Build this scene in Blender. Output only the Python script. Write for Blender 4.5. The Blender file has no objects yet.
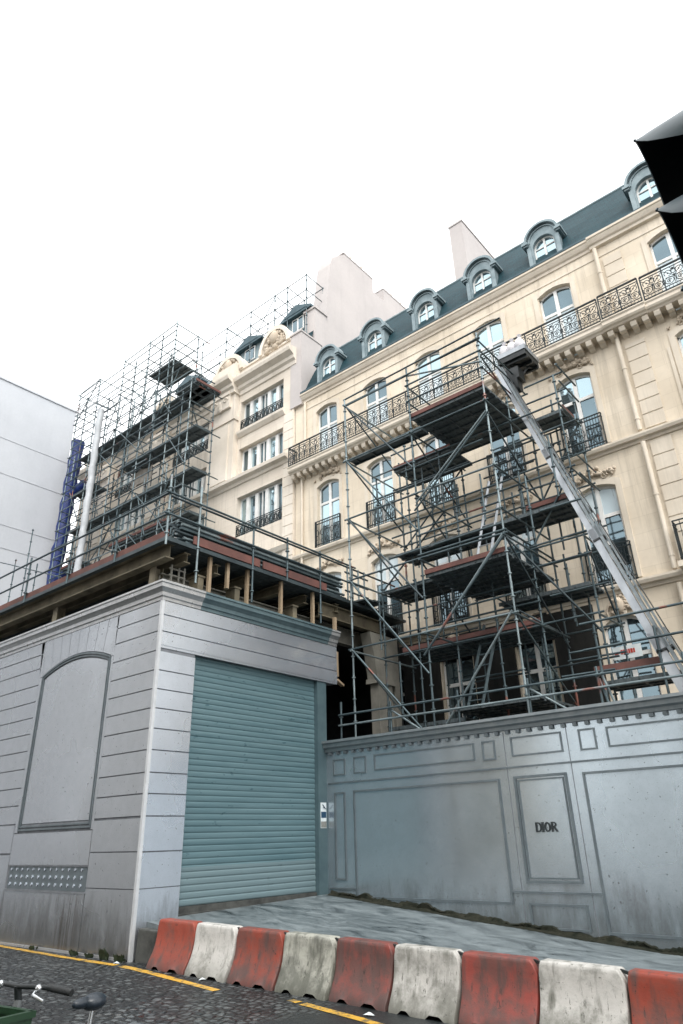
import bpy, bmesh, math, random
from mathutils import Vector, Matrix
random.seed(7)
PI = math.pi
scene = bpy.context.scene
COL = scene.collection

# ------------------------------------------------------------------ helpers
class MB:
    """collects faces, then links them as ONE mesh object"""
    def __init__(s): s.v = []; s.f = []; s.sm = []
    def face(s, pts, smooth=False):
        b = len(s.v); s.v += [tuple(p) for p in pts]; s.f.append(tuple(range(b, b + len(pts)))); s.sm.append(smooth)
    def mesh(s, vs, fs, smooth=False):
        b = len(s.v); s.v += [tuple(p) for p in vs]
        for f in fs: s.f.append(tuple(b + i for i in f)); s.sm.append(smooth)
    def box(s, x0, x1, y0, y1, z0, z1):
        v = [(x0,y0,z0),(x1,y0,z0),(x1,y1,z0),(x0,y1,z0),(x0,y0,z1),(x1,y0,z1),(x1,y1,z1),(x0,y1,z1)]
        s.mesh(v, [(0,3,2,1),(4,5,6,7),(0,1,5,4),(1,2,6,5),(2,3,7,6),(3,0,4,7)])
    def bar(s, p, q, w, h, up=(0,0,1)):
        p, q, up = Vector(p), Vector(q), Vector(up); d = (q - p).normalized()
        a = d.cross(up)
        if a.length < 1e-4: a = d.cross(Vector((0,1,0)))
        a.normalize(); b = a.cross(d).normalized(); a *= w/2; b *= h/2
        v = [p-a-b, p+a-b, p+a+b, p-a+b, q-a-b, q+a-b, q+a+b, q-a+b]
        s.mesh(v, [(0,3,2,1),(4,5,6,7),(0,1,5,4),(1,2,6,5),(2,3,7,6),(3,0,4,7)])
    def tube(s, p, q, r, n=6, r2=None, caps=True):
        p, q = Vector(p), Vector(q); d = (q - p).normalized(); r2 = r if r2 is None else r2
        a = d.cross(Vector((0,0,1)))
        if a.length < 1e-3: a = Vector((1,0,0))
        a.normalize(); b = d.cross(a)
        vs = []
        for c, rr in ((p, r), (q, r2)):
            for i in range(n):
                t = 2*PI*i/n; vs.append(c + a*math.cos(t)*rr + b*math.sin(t)*rr)
        s.mesh(vs, [(i, (i+1) % n, n + (i+1) % n, n + i) for i in range(n)], True)
        if caps: s.mesh(vs, [tuple(range(n))[::-1], tuple(range(n, 2*n))])
    def path(s, pts, r, n=5, closed=False):
        P = [Vector(p) for p in pts]; m = len(P); rings = []; prev = None
        for i in range(m):
            d = (P[(i+1) % m] - P[i-1]) if (closed or 0 < i < m-1) else (P[min(i+1, m-1)] - P[max(i-1, 0)])
            d.normalize()
            a = prev - d*prev.dot(d) if prev is not None else d.cross(Vector((0.13,0.2,1)))
            if a.length < 1e-4: a = d.cross(Vector((1,0,0)))
            a.normalize(); prev = a; b = d.cross(a)
            rr = r[i] if isinstance(r, (list, tuple)) else r
            rings.append([P[i] + a*math.cos(2*PI*k/n)*rr + b*math.sin(2*PI*k/n)*rr for k in range(n)])
        vs = [v for g in rings for v in g]; fs = []
        for i in range(m if closed else m-1):
            j = (i+1) % m
            for k in range(n): fs.append((i*n+k, i*n+(k+1) % n, j*n+(k+1) % n, j*n+k))
        s.mesh(vs, fs, True)
        if not closed: s.mesh(vs, [tuple(range(n))[::-1], tuple(range((m-1)*n, m*n))])
    def prism(s, poly, axis, d0, d1):
        """poly of 2-D points pushed along axis ('x': (y,z)  'y': (x,z)  'z': (x,y))"""
        def P(a, b, d): return (d,a,b) if axis == 'x' else ((a,d,b) if axis == 'y' else (a,b,d))
        n = len(poly); vs = [P(a,b,d0) for a,b in poly] + [P(a,b,d1) for a,b in poly]
        fs = [tuple(range(n)), tuple(range(2*n-1, n-1, -1))] + [(i, n+i, n+(i+1) % n, (i+1) % n) for i in range(n)]
        s.mesh(vs, fs)
    def blob(s, c, rx, ry, rz, seg=7, rings=5, jit=0.0):
        vs = [(c[0], c[1], c[2]-rz)]
        for i in range(1, rings):
            t = -PI/2 + PI*i/rings
            for k in range(seg):
                a = 2*PI*k/seg; j = 1 + random.uniform(-jit, jit)
                vs.append((c[0]+rx*j*math.cos(t)*math.cos(a), c[1]+ry*j*math.cos(t)*math.sin(a), c[2]+rz*j*math.sin(t)))
        vs.append((c[0], c[1], c[2]+rz)); fs = []
        for k in range(seg): fs.append((0, 1+(k+1) % seg, 1+k))
        for i in range(rings-2):
            for k in range(seg):
                a = 1+i*seg; fs.append((a+k, a+(k+1) % seg, a+seg+(k+1) % seg, a+seg+k))
        L = len(vs)-1; a = 1+(rings-2)*seg
        for k in range(seg): fs.append((a+k, a+(k+1) % seg, L))
        s.mesh(vs, fs, True)
    def build(s, name, mat, parent=None, local=False, origin=None, fix=True, bevel=0, merge=False):
        if parent is not None and not local: off = world_loc(parent)
        elif origin is not None: off = Vector(origin)
        else: off = Vector((0,0,0))
        me = bpy.data.meshes.new(name)
        me.from_pydata([tuple(Vector(v) - off) for v in s.v], [], s.f)
        for p, k in zip(me.polygons, s.sm): p.use_smooth = k
        if fix:
            bm = bmesh.new(); bm.from_mesh(me); bmesh.ops.recalc_face_normals(bm, faces=bm.faces); bm.to_mesh(me); bm.free()
        if merge:
            bm = bmesh.new(); bm.from_mesh(me); bmesh.ops.remove_doubles(bm, verts=bm.verts, dist=1e-5); bm.to_mesh(me); bm.free()
        me.materials.append(mat)
        o = bpy.data.objects.new(name, me); COL.objects.link(o)
        if parent is not None: o.parent = parent
        elif origin is not None: o.location = off
        if bevel:
            m = o.modifiers.new('bevel', 'BEVEL'); m.width = bevel; m.segments = 2; m.limit_method = 'ANGLE'
        return o

def world_loc(o):
    v = Vector((0,0,0))
    while o is not None: v = v + o.location; o = o.parent
    return v
def tag(o, label=None, cat=None, group=None, kind=None):
    if label: o['label'] = label
    if cat: o['category'] = cat
    if group: o['group'] = group
    if kind: o['kind'] = kind
    return o
def thing(name, loc, label, cat, group=None, rotz=0):
    o = bpy.data.objects.new(name, None); COL.objects.link(o); o.location = loc; o.rotation_euler = (0,0,rotz)
    o.empty_display_size = .3
    return tag(o, label, cat, group)
def dup(o, parent, loc):
    """copy of a part with its sub-parts, set at loc (relative to parent)"""
    c = o.copy(); COL.objects.link(c); c.parent = parent; c.location = loc
    for ch in list(o.children):
        d = ch.copy(); COL.objects.link(d); d.parent = c
    return c

# ------------------------------------------------------------------ materials
def newmat(name):
    m = bpy.data.materials.new(name); m.use_nodes = True
    return m, m.node_tree, m.node_tree.nodes['Principled BSDF']
def nd(t, kind, **kw):
    n = t.nodes.new(kind)
    for k, v in kw.items(): setattr(n, k, v)
    return n
def ramp(t, fac, stops):
    r = nd(t, 'ShaderNodeValToRGB'); e = r.color_ramp.elements
    while len(e) < len(stops): e.new(.5)
    for x, (p, c) in zip(e, stops): x.position = p; x.color = (c[0], c[1], c[2], 1)
    t.links.new(fac, r.inputs[0]); return r.outputs[0]
def noise(t, scale, detail=4, rough=.6, vec=None, dist=0):
    n = nd(t, 'ShaderNodeTexNoise'); n.inputs['Scale'].default_value = scale; n.inputs['Detail'].default_value = detail
    n.inputs['Roughness'].default_value = rough; n.inputs['Distortion'].default_value = dist
    if vec is not None: t.links.new(vec, n.inputs['Vector'])
    return n.outputs['Fac']
def coords(t, scale=(1,1,1), kind='pos'):
    if kind == 'pos': src = nd(t, 'ShaderNodeNewGeometry').outputs['Position']
    else: src = nd(t, 'ShaderNodeTexCoord').outputs['Object']
    m = nd(t, 'ShaderNodeMapping'); m.inputs['Scale'].default_value = scale
    t.links.new(src, m.inputs['Vector']); return m.outputs['Vector']
def mix(t, fac, a, b, mode='MIX'):
    n = nd(t, 'ShaderNodeMix', data_type='RGBA', blend_type=mode)
    def put(i, x):
        if hasattr(x, 'is_linked'): t.links.new(x, n.inputs[i])
        elif isinstance(x, (int, float)): n.inputs[i].default_value = x
        else: n.inputs[i].default_value = (x[0], x[1], x[2], 1)
    put(0, fac); put(6, a); put(7, b); return n.outputs[2]
def bump(t, h, bsdf, strength=.3, dist=.02):
    b = nd(t, 'ShaderNodeBump'); b.inputs['Strength'].default_value = strength; b.inputs['Distance'].default_value = dist
    t.links.new(h, b.inputs['Height']); t.links.new(b.outputs[0], bsdf.inputs['Normal'])
def mp(t, h, a, b, c=0., d=1.):
    n = nd(t, 'ShaderNodeMapRange'); n.inputs[1].default_value = a; n.inputs[2].default_value = b
    n.inputs[3].default_value = c; n.inputs[4].default_value = d; t.links.new(h, n.inputs[0]); return n.outputs[0]
def setp(b, **k):
    for n, v in k.items(): b.inputs[n.replace('_', ' ')].default_value = v

def simple(name, c1, c2=None, scale=6, metal=0, rough=.6, bmp=.15, spec=.5, sc=(1,1,1), kind='pos', lo=.35, hi=.65):
    m, t, b = newmat(name); setp(b, Metallic=metal, Roughness=rough); b.inputs['Specular IOR Level'].default_value = spec
    v = coords(t, sc, kind); n = noise(t, scale, 6, .65, v)
    c2 = c2 or tuple(x*.75 for x in c1)
    t.links.new(ramp(t, n, [(lo, c2), (hi, c1)]), b.inputs['Base Color'])
    n2 = noise(t, scale*9, 3, .6, v)
    t.links.new(mp(t, n, .3, .7, min(1, rough+.08), max(.02, rough-.08)), b.inputs['Roughness'])
    if bmp: bump(t, n2, b, bmp, .01)
    return m

def stone(name, base, dark, dirt=.5, streak=True):
    m, t, b = newmat(name); setp(b, Roughness=.85); b.inputs['Specular IOR Level'].default_value = .25
    v = coords(t); n = noise(t, .55, 7, .62, v); n2 = noise(t, 9, 5, .6, v)
    c = ramp(t, n, [(.3, dark), (.62, base)])
    c = mix(t, mp(t, n2, .45, .75, 0, .18), c, tuple(x*.72 for x in base))
    if streak:
        vs = coords(t, (3.2, 3.2, .16)); n3 = noise(t, 1, 5, .7, vs)
        c = mix(t, mp(t, n3, .53, .72, 0, dirt), c, tuple(x*.5 for x in dark))
    t.links.new(c, b.inputs['Base Color']); bump(t, noise(t, 30, 4, .6, v), b, .12, .01)
    return m
def ashlar(name, base, dark, w, h):
    """stone with thin coursed joints on faces along x or y"""
    m = stone(name, base, dark); t = m.node_tree; b = t.nodes['Principled BSDF']
    src = nd(t, 'ShaderNodeNewGeometry').outputs['Position']; sx = nd(t, 'ShaderNodeSeparateXYZ'); t.links.new(src, sx.inputs[0])
    ad = nd(t, 'ShaderNodeMath', operation='ADD'); t.links.new(sx.outputs[0], ad.inputs[0]); t.links.new(sx.outputs[1], ad.inputs[1])
    cb = nd(t, 'ShaderNodeCombineXYZ'); t.links.new(ad.outputs[0], cb.inputs[0]); t.links.new(sx.outputs[2], cb.inputs[1])
    br = nd(t, 'ShaderNodeTexBrick'); br.inputs['Scale'].default_value = 1; br.inputs['Brick Width'].default_value = w
    br.inputs['Row Height'].default_value = h; br.inputs['Mortar Size'].default_value = .007
    br.inputs['Color1'].default_value = (1,1,1,1); br.inputs['Color2'].default_value = (.93,.925,.915,1); br.inputs['Mortar'].default_value = (.86,.85,.84,1)
    t.links.new(cb.outputs[0], br.inputs['Vector'])
    old = b.inputs['Base Color'].links[0].from_socket
    t.links.new(mix(t, 1., old, br.outputs['Color'], 'MULTIPLY'), b.inputs['Base Color'])
    return m

M = {}
M['stone_b'] = ashlar('cream_limestone', (.75,.665,.545), (.60,.52,.41), .9, .42)
M['stone_trim'] = stone('limestone_trim', (.70,.63,.53), (.55,.485,.395), .3)
M['stone_c'] = ashlar('pale_limestone', (.73,.66,.57), (.63,.56,.475), .8, .40)
M['stone_c_trim'] = stone('pale_limestone_trim', (.74,.675,.59), (.59,.53,.45), .35)
M['carving'] = stone('weathered_carving', (.56,.48,.385), (.36,.30,.225), .5)
M['plaster'] = stone('pale_chimney_plaster', (.50,.465,.45), (.44,.41,.40), .12)
M['plaster_white'] = stone('white_render', (.50,.52,.55), (.45,.47,.50), .06)
M['render_joint'] = simple('render_joint', (.45,.47,.50), scale=2)
M['ground_shade'] = simple('storey_shade_boards', (.024,.024,.022), (.012,.013,.013), 3, 0, .8, .3, .2, (1,1,.2))
def slate():
    m, t, b = newmat('slate_roof'); setp(b, Roughness=.6); b.inputs['Specular IOR Level'].default_value = .2
    src = nd(t, 'ShaderNodeNewGeometry').outputs['Position']; sx = nd(t, 'ShaderNodeSeparateXYZ'); t.links.new(src, sx.inputs[0])
    ad = nd(t, 'ShaderNodeMath', operation='MULTIPLY_ADD'); t.links.new(sx.outputs[1], ad.inputs[0]); ad.inputs[1].default_value = .4; t.links.new(sx.outputs[0], ad.inputs[2])
    cb = nd(t, 'ShaderNodeCombineXYZ'); t.links.new(ad.outputs[0], cb.inputs[0]); t.links.new(sx.outputs[2], cb.inputs[1])
    br = nd(t, 'ShaderNodeTexBrick'); br.inputs['Scale'].default_value = 1; br.inputs['Brick Width'].default_value = .22; br.inputs['Row Height'].default_value = .12
    br.inputs['Mortar Size'].default_value = .008; br.inputs['Color1'].default_value = (.010,.044,.056,1); br.inputs['Color2'].default_value = (.006,.030,.040,1); br.inputs['Mortar'].default_value = (.006,.016,.022,1)
    t.links.new(cb.outputs[0], br.inputs['Vector'])
    n = noise(t, 1.2, 5, .6, coords(t))
    t.links.new(mix(t, mp(t, n, .45, .7, 0, .5), br.outputs['Color'], (.020,.052,.062)), b.inputs['Base Color'])
    bump(t, br.outputs['Fac'], b, .4, .01); return m
M['slate'] = slate()
M['zinc'] = simple('weathered_zinc', (.25,.31,.33), (.16,.215,.235), 3, .25, .5, .1)
M['zinc_dark'] = simple('dark_zinc', (.045,.09,.11), (.03,.06,.075), 3, .2, .5, .1)
M['white_paint'] = simple('white_window_paint', (.78,.78,.76), (.66,.66,.64), 4, 0, .5, .05)
M['iron'] = simple('black_iron', (.022,.032,.036), (.012,.018,.02), 8, .3, .5, .1)
def glass(name, tint, rough, metal=.85, dark=(.03,.05,.055)):
    m, t, b = newmat(name); setp(b, Metallic=metal, Roughness=rough)
    v = coords(t); n = noise(t, .9, 2, .5, v)
    t.links.new(ramp(t, n, [(.35, tuple(x*.8 for x in tint)), (.65, tint)]), b.inputs['Base Color'])
    bump(t, noise(t, 1.6, 1, .4, v), b, .06, .05); return m
M['glass'] = glass('window_glass', (.42,.55,.60), .03)
M['glass_dark'] = glass('dark_window_glass', (.16,.22,.25), .04, .8)
M['curtain'] = simple('net_curtain_behind_glass', (.62,.70,.73), (.50,.59,.63), 2.5, .25, .25, .05, .6, (1,1,.15))  # pale tone holds net curtain and reflected sky together
def galv(name, c1, c2, metal=.55, rough=.48):
    m, t, b = newmat(name); setp(b, Metallic=metal, Roughness=rough)
    v = coords(t); n = noise(t, 2.2, 4, .6, v); n2 = noise(t, 1.1, 3, .5, v)
    c = ramp(t, n, [(.35, c2), (.65, c1)])
    c = mix(t, mp(t, n2, .66, .70, 0, .75), c, (.24,.075,.045))
    t.links.new(c, b.inputs['Base Color']); return m
M['galv'] = galv('galvanised_tube', (.105,.145,.158), (.05,.072,.082))
M['galv_light'] = galv('bright_galvanised_tube', (.25,.305,.32), (.14,.178,.19))
M['galv_dark'] = galv('dull_galvanised_tube', (.075,.10,.11), (.04,.055,.062))
M['deck'] = simple('steel_deck_plank', (.115,.14,.15), (.06,.075,.08), 3, .35, .6, .2, .4, (6,1,1))
M['toe'] = simple('red_brown_toe_board', (.17,.075,.062), (.10,.052,.046), 2, 0, .7, .2, .3)
M['beam'] = simple('ochre_painted_steel', (.22,.19,.13), (.10,.088,.062), 1.6, 0, .6, .15, .4)
M['beam_pale'] = simple('pale_grey_steel', (.30,.29,.25), (.19,.185,.165), 1.5, 0, .65, .1)
M['timber'] = simple('raw_timber', (.36,.28,.19), (.24,.18,.12), 5, 0, .8, .2, .2, (3,3,.4))
M['dark_void'] = simple('under_deck_shade', (.03,.033,.034), (.015,.017,.018), 2, 0, .9, .1, .1)  # near black, the shade below the gantry deck as a colour
def printed_metal(name, c1, c2, rough=.32, metal=.45, stain=False):
    m, t, b = newmat(name); setp(b, Metallic=metal, Roughness=rough)
    v = coords(t); big = noise(t, .45, 3, .5, v); fine = noise(t, 55, 3, .7, v); mid = noise(t, 5, 5, .65, v)
    c = ramp(t, mid, [(.32, c2), (.62, c1)])
    c = mix(t, mp(t, fine, .56, .68, 0, .35), c, tuple(x*.55 for x in c1))
    spl = noise(t, 20, 2, .5, v); c = mix(t, mp(t, spl, .70, .74, 0, .7), c, (.09,.10,.105))
    # splashed dirt just above the ground, ragged and worn into the surface
    sx = nd(t, 'ShaderNodeSeparateXYZ'); t.links.new(nd(t, 'ShaderNodeNewGeometry').outputs['Position'], sx.inputs[0])
    ng = noise(t, 2.2, 6, .7, coords(t, (2.2,2.2,.5)))
    ad = nd(t, 'ShaderNodeMath', operation='MULTIPLY_ADD'); t.links.new(ng, ad.inputs[0]); ad.inputs[1].default_value = -1.8; t.links.new(sx.outputs[2], ad.inputs[2])
    c = mix(t, mp(t, ad.outputs[0], -.75, -.05, .62, 0), c, (.085,.085,.075))
    t.links.new(c, b.inputs['Base Color'])
    t.links.new(mp(t, big, .3, .7, rough-.09, rough+.10), b.inputs['Roughness'])
    h = nd(t, 'ShaderNodeMath', operation='MULTIPLY_ADD'); t.links.new(fine, h.inputs[0]); h.inputs[1].default_value = .03; t.links.new(noise(t, .9, 2, .5, v), h.inputs[2])
    bump(t, fine, b, .10, .004)
    if stain:
        sp = nd(t, 'ShaderNodeSeparateXYZ'); t.links.new(v, sp.inputs[0])
        sn = noise(t, 1, 5, .7, coords(t, (9,9,.35)))
        k = nd(t, 'ShaderNodeMath', operation='MULTIPLY'); t.links.new(mp(t, sn, .50, .56), k.inputs[0])
        k2 = nd(t, 'ShaderNodeMath', operation='MULTIPLY'); t.links.new(k.outputs[0], k2.inputs[0]); t.links.new(mp(t, sp.outputs[2], .95, .80), k2.inputs[1])
        k3 = nd(t, 'ShaderNodeMath', operation='MULTIPLY'); t.links.new(k2.outputs[0], k3.inputs[0]); t.links.new(mp(t, sp.outputs[0], -13.05, -12.85), k3.inputs[1])
        k4 = nd(t, 'ShaderNodeMath', operation='MULTIPLY'); t.links.new(k3.outputs[0], k4.inputs[0]); t.links.new(mp(t, sp.outputs[0], -12.1, -12.35), k4.inputs[1])
        old = b.inputs['Base Color'].links[0].from_socket; t.links.new(mix(t, k4.outputs[0], old, (.075,.05,.035)), b.inputs['Base Color'])
    return m
M['panel_side'] = printed_metal('shaded_printed_panel', (.43,.452,.482), (.395,.417,.445), .28, .7, True)  # same box sheeting, toned down as its less lit side
M['panel_front'] = printed_metal('lit_printed_panel', (.62,.67,.74), (.575,.625,.69), .24, .75)  # brighter copy, the sunward face's light put into the colour
M['panel_fence'] = printed_metal('blue_grey_printed_panel', (.44,.505,.55), (.40,.462,.505), .22, .78)
M['moulding'] = simple('grey_printed_moulding', (.15,.18,.195), (.11,.135,.15), 4, .4, .4, .1)
M['bead'] = simple('pale_corner_bead', (.62,.64,.66), (.52,.54,.56), 4, .3, .4, .05)
M['groove'] = simple('groove_shadow_gap', (.20,.215,.235), (.14,.15,.165), 4, .2, .6, .1)
M['cornice_silver'] = simple('silver_cornice', (.52,.53,.54), (.42,.43,.44), 6, .6, .32, .1)
M['coping'] = simple('grey_metal_coping', (.27,.30,.315), (.20,.23,.245), 4, .5, .36, .1)
M['dentil'] = simple('dark_dentil', (.13,.155,.17), (.09,.11,.12), 4, .2, .5, .1)
M['cornice_teal'] = simple('teal_grey_cornice', (.14,.205,.225), (.10,.15,.17), 3, .4, .45, .1)
def shutter_mat():
    m, t, b = newmat('teal_shutter_slats'); setp(b, Metallic=.25, Roughness=.45)
    v = coords(t, (1,.5,7)); n = noise(t, 1.0, 6, .7, v); n2 = noise(t, 3.2, 4, .6, coords(t, (1,1.2,3)))
    c = ramp(t, n, [(.3, (.085,.155,.178)), (.68, (.13,.21,.232))])
    c = mix(t, mp(t, n2, .65, .69, 0, .8), c, (.035,.085,.105))
    sx = nd(t, 'ShaderNodeSeparateXYZ'); t.links.new(nd(t, 'ShaderNodeNewGeometry').outputs['Position'], sx.inputs[0])
    # newer, paler slats at the bottom
    c = mix(t, mp(t, sx.outputs[2], 1.24, 1.26, .45, 0), c, (.22,.28,.295))
    t.links.new(c, b.inputs['Base Color']); return m
M['shutter'] = shutter_mat()
M['jamb'] = simple('dark_teal_jamb', (.085,.135,.15), (.06,.10,.115), 2, .2, .5, .1)
M['concrete'] = simple('stained_concrete', (.085,.088,.082), (.03,.032,.031), 3, 0, .85, .3, .3)
def pavement_mat():
    m, t, b = newmat('wet_concrete_pavement'); setp(b, Roughness=.4)
    v = coords(t); n = noise(t, 1.5, 8, .76, coords(t, (1.0,1.9,1)), .8); n2 = noise(t, 26, 5, .75, v)
    c = ramp(t, n, [(.36, (.022,.03,.034)), (.47, (.10,.12,.128)), (.64, (.185,.215,.225))])
    c = mix(t, mp(t, n2, .5, .75, 0, .4), c, (.10,.11,.11))
    t.links.new(c, b.inputs['Base Color']); t.links.new(mp(t, n, .3, .65, .22, .6), b.inputs['Roughness'])
    bump(t, n2, b, .25, .02); return m
M['pavement'] = pavement_mat()
def road_mat():
    m, t, b = newmat('wet_setts_and_asphalt')
    v = coords(t); warp = nd(t, 'ShaderNodeTexNoise'); warp.inputs['Scale'].default_value = .7; t.links.new(v, warp.inputs['Vector'])
    vm = nd(t, 'ShaderNodeVectorMath', operation='MULTIPLY_ADD'); t.links.new(warp.outputs['Color'], vm.inputs[0]); vm.inputs[1].default_value = (.35,.35,0); t.links.new(v, vm.inputs[2])
    vo = nd(t, 'ShaderNodeTexVoronoi', feature='DISTANCE_TO_EDGE'); vo.inputs['Scale'].default_value = 9.5; vo.inputs['Randomness'].default_value = .55; t.links.new(vm.outputs[0], vo.inputs['Vector'])
    vc = nd(t, 'ShaderNodeTexVoronoi'); vc.inputs['Scale'].default_value = 9.5; vc.inputs['Randomness'].default_value = .55; t.links.new(vm.outputs[0], vc.inputs['Vector'])
    cell = nd(t, 'ShaderNodeRGBToBW'); t.links.new(vc.outputs['Color'], cell.inputs[0])
    sett = ramp(t, cell.outputs[0], [(.25, (.013,.018,.020)), (.75, (.078,.088,.09))])
    sett = mix(t, mp(t, vo.outputs['Distance'], .06, .20, 1, 0), sett, (.004,.005,.006))
    n = noise(t, 40, 4, .7, v); asp = ramp(t, n, [(.35, (.007,.010,.011)), (.7, (.022,.027,.028))])
    sx = nd(t, 'ShaderNodeSeparateXYZ'); t.links.new(v, sx.inputs[0])
    nb = noise(t, .8, 4, .6, v); ad = nd(t, 'ShaderNodeMath', operation='MULTIPLY_ADD'); t.links.new(nb, ad.inputs[0]); ad.inputs[1].default_value = 2.2; t.links.new(sx.outputs[0], ad.inputs[2])
    edge = mp(t, ad.outputs[0], -5.6, -4.9, 0, 1)
    t.links.new(mix(t, edge, sett, asp), b.inputs['Base Color'])
    wet = noise(t, .5, 4, .6, v)
    t.links.new(mp(t, wet, .35, .6, .22, .62), b.inputs['Roughness'])
    hs = mp(t, vo.outputs['Distance'], 0, .22, 0, 1); hm = nd(t, 'ShaderNodeMix'); t.links.new(edge, hm.inputs[0]); t.links.new(hs, hm.inputs[2]); t.links.new(mp(t, n, 0, 1, .4, .6), hm.inputs[3])
    bump(t, hm.outputs[0], b, 1.0, .05); return m
M['road'] = road_mat()
def yellow_mat():
    m, t, b = newmat('worn_yellow_road_paint'); setp(b, Roughness=.5); v = coords(t)
    n = noise(t, 7, 6, .75, v)
    t.links.new(mix(t, mp(t, n, .50, .58, 0, .85), (.52,.30,.035), (.10,.085,.05)), b.inputs['Base Color'])
    bump(t, noise(t, 9.5*2, 3, .6, v), b, .5, .01); return m
M['yellow'] = yellow_mat()
def barrier_mat(name, base, light, dirtcol, amount, seed):
    m, t, b = newmat(name); setp(b, Roughness=.55); v0 = coords(t, (1,1,1), 'obj')
    mpn = [x for x in t.nodes if x.type == 'MAPPING'][-1]; mpn.inputs['Location'].default_value = (seed*3.7, seed*1.3, seed*.9)
    n = noise(t, 3.2, 7, .7, v0); fine = noise(t, 26, 4, .75, v0)
    vs = coords(t, (5,5,.9), 'obj'); mpn2 = [x for x in t.nodes if x.type == 'MAPPING'][-1]; mpn2.inputs['Location'].default_value = (seed*2.1, seed, seed*.3)
    st = noise(t, 1.5, 4, .6, vs)
    c = ramp(t, n, [(.35, base), (.66, light)])
    c = mix(t, mp(t, st, .62-.16*amount, .74-.12*amount, 0, .85), c, dirtcol)
    c = mix(t, mp(t, n, .56-.2*amount, .70-.15*amount, 0, .5+.3*amount), c, dirtcol)
    c = mix(t, mp(t, fine, .64, .70, 0, .8), c, tuple(x*.4 for x in dirtcol))
    sx = nd(t, 'ShaderNodeSeparateXYZ'); t.links.new(nd(t, 'ShaderNodeTexCoord').outputs['Object'], sx.inputs[0])
    ad = nd(t, 'ShaderNodeMath', operation='MULTIPLY_ADD'); t.links.new(n, ad.inputs[0]); ad.inputs[1].default_value = -.55; t.links.new(sx.outputs[2], ad.inputs[2])
    c = mix(t, mp(t, ad.outputs[0], -.26, .02, .8, 0), c, dirtcol)
    sh = mp(t, noise(t, 2.3, 5, .75, coords(t, (9,9,.55), 'obj')), .60, .64, 0, .55+.4*amount); c = mix(t, sh, c, tuple(x*.6 for x in dirtcol))
    scf = mp(t, noise(t, 6, 6, .8, v0), .63, .66, 0, .9); c = mix(t, scf, c, tuple(x*.35 for x in dirtcol))
    t.links.new(c, b.inputs['Base Color']); bump(t, fine, b, .25, .01); return m
RED, REDL = (.22,.036,.02), (.32,.06,.03)
WH, WHL = (.43,.42,.395), (.58,.57,.545)
DR = (.075,.045,.04); DW = (.13,.13,.11)
M['plastic_white'] = simple('white_plastic_sheet', (.46,.48,.50), (.36,.38,.40), 3, 0, .5, .1)
M['sheet'] = simple('dusty_canvas', (.36,.33,.29), (.22,.20,.175), 4, 0, .9, .3)
M['plastic_blue'] = simple('blue_plastic_chute', (.006,.028,.17), (.004,.018,.11), 3, 0, .45, .1)
M['alu'] = simple('brushed_aluminium', (.36,.38,.40), (.27,.29,.31), 5, .7, .36, .05, .5, (1,1,.3))
M['alu_dark'] = simple('grey_lift_rail', (.19,.215,.225), (.13,.15,.16), 5, .6, .42, .05)
M['black'] = simple('black_steel', (.018,.022,.024), (.010,.013,.014), 6, .1, .45, .1)
M['visor_out'] = simple('black_visor_shell', (.055,.085,.10), (.042,.066,.078), 6, 0, .42, .05)
M['visor_in'] = simple('matt_black_visor_lining', (.006,.008,.009), (.004,.005,.006), 6, 0, .85, .05, .1)
M['bag'] = simple('white_rubble_sack', (.68,.67,.69), (.55,.54,.57), 6, 0, .8, .3)
M['green'] = simple('green_basket_plastic', (.010,.042,.016), (.007,.028,.011), 8, 0, .45, .05)
M['rubber'] = simple('black_rubber', (.015,.017,.018), (.010,.012,.013), 10, 0, .6, .1)
M['saddle'] = simple('navy_saddle_cover', (.018,.026,.036), (.012,.018,.026), 6, 0, .35, .05)
M['chrome'] = simple('scuffed_chrome', (.62,.64,.66), (.5,.52,.54), 8, .9, .22, .03)
M['grey_frame'] = simple('grey_bicycle_paint', (.14,.15,.155), (.11,.12,.125), 6, .2, .4, .05)
M['leaf'] = simple('weed_leaf', (.022,.036,.014), (.013,.022,.009), 12, 0, .7, .1)
M['moss'] = simple('dirt_and_moss', (.030,.030,.022), (.012,.015,.011), 7, 0, .95, .6, .1)
M['paper_white'] = simple('notice_paper', (.66,.72,.73), (.56,.62,.64), 9, 0, .6, .05)
M['paper_blue'] = simple('notice_blue', (.012,.06,.12), (.01,.045,.09), 9, 0, .6, .05)
M['paper_grey'] = simple('notice_photo', (.30,.30,.27), (.12,.13,.13), 60, 0, .6, .05)
M['letters'] = simple('black_lettering', (.02,.028,.03), (.015,.02,.022), 6, 0, .5, .05)
M['red_print'] = simple('red_print', (.45,.05,.03), (.35,.04,.025), 6, 0, .6, .05)
M['lens'] = simple('unlit_signal_lens', (.03,.035,.03), (.02,.02,.02), 30, 0, .2, .2)
M['opposite'] = ashlar('opposite_stone', (.50,.44,.36), (.40,.35,.28), .9, .45)
SUN_E, SKY_S, EXPO = 0.5, 0.15, 1.35
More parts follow.
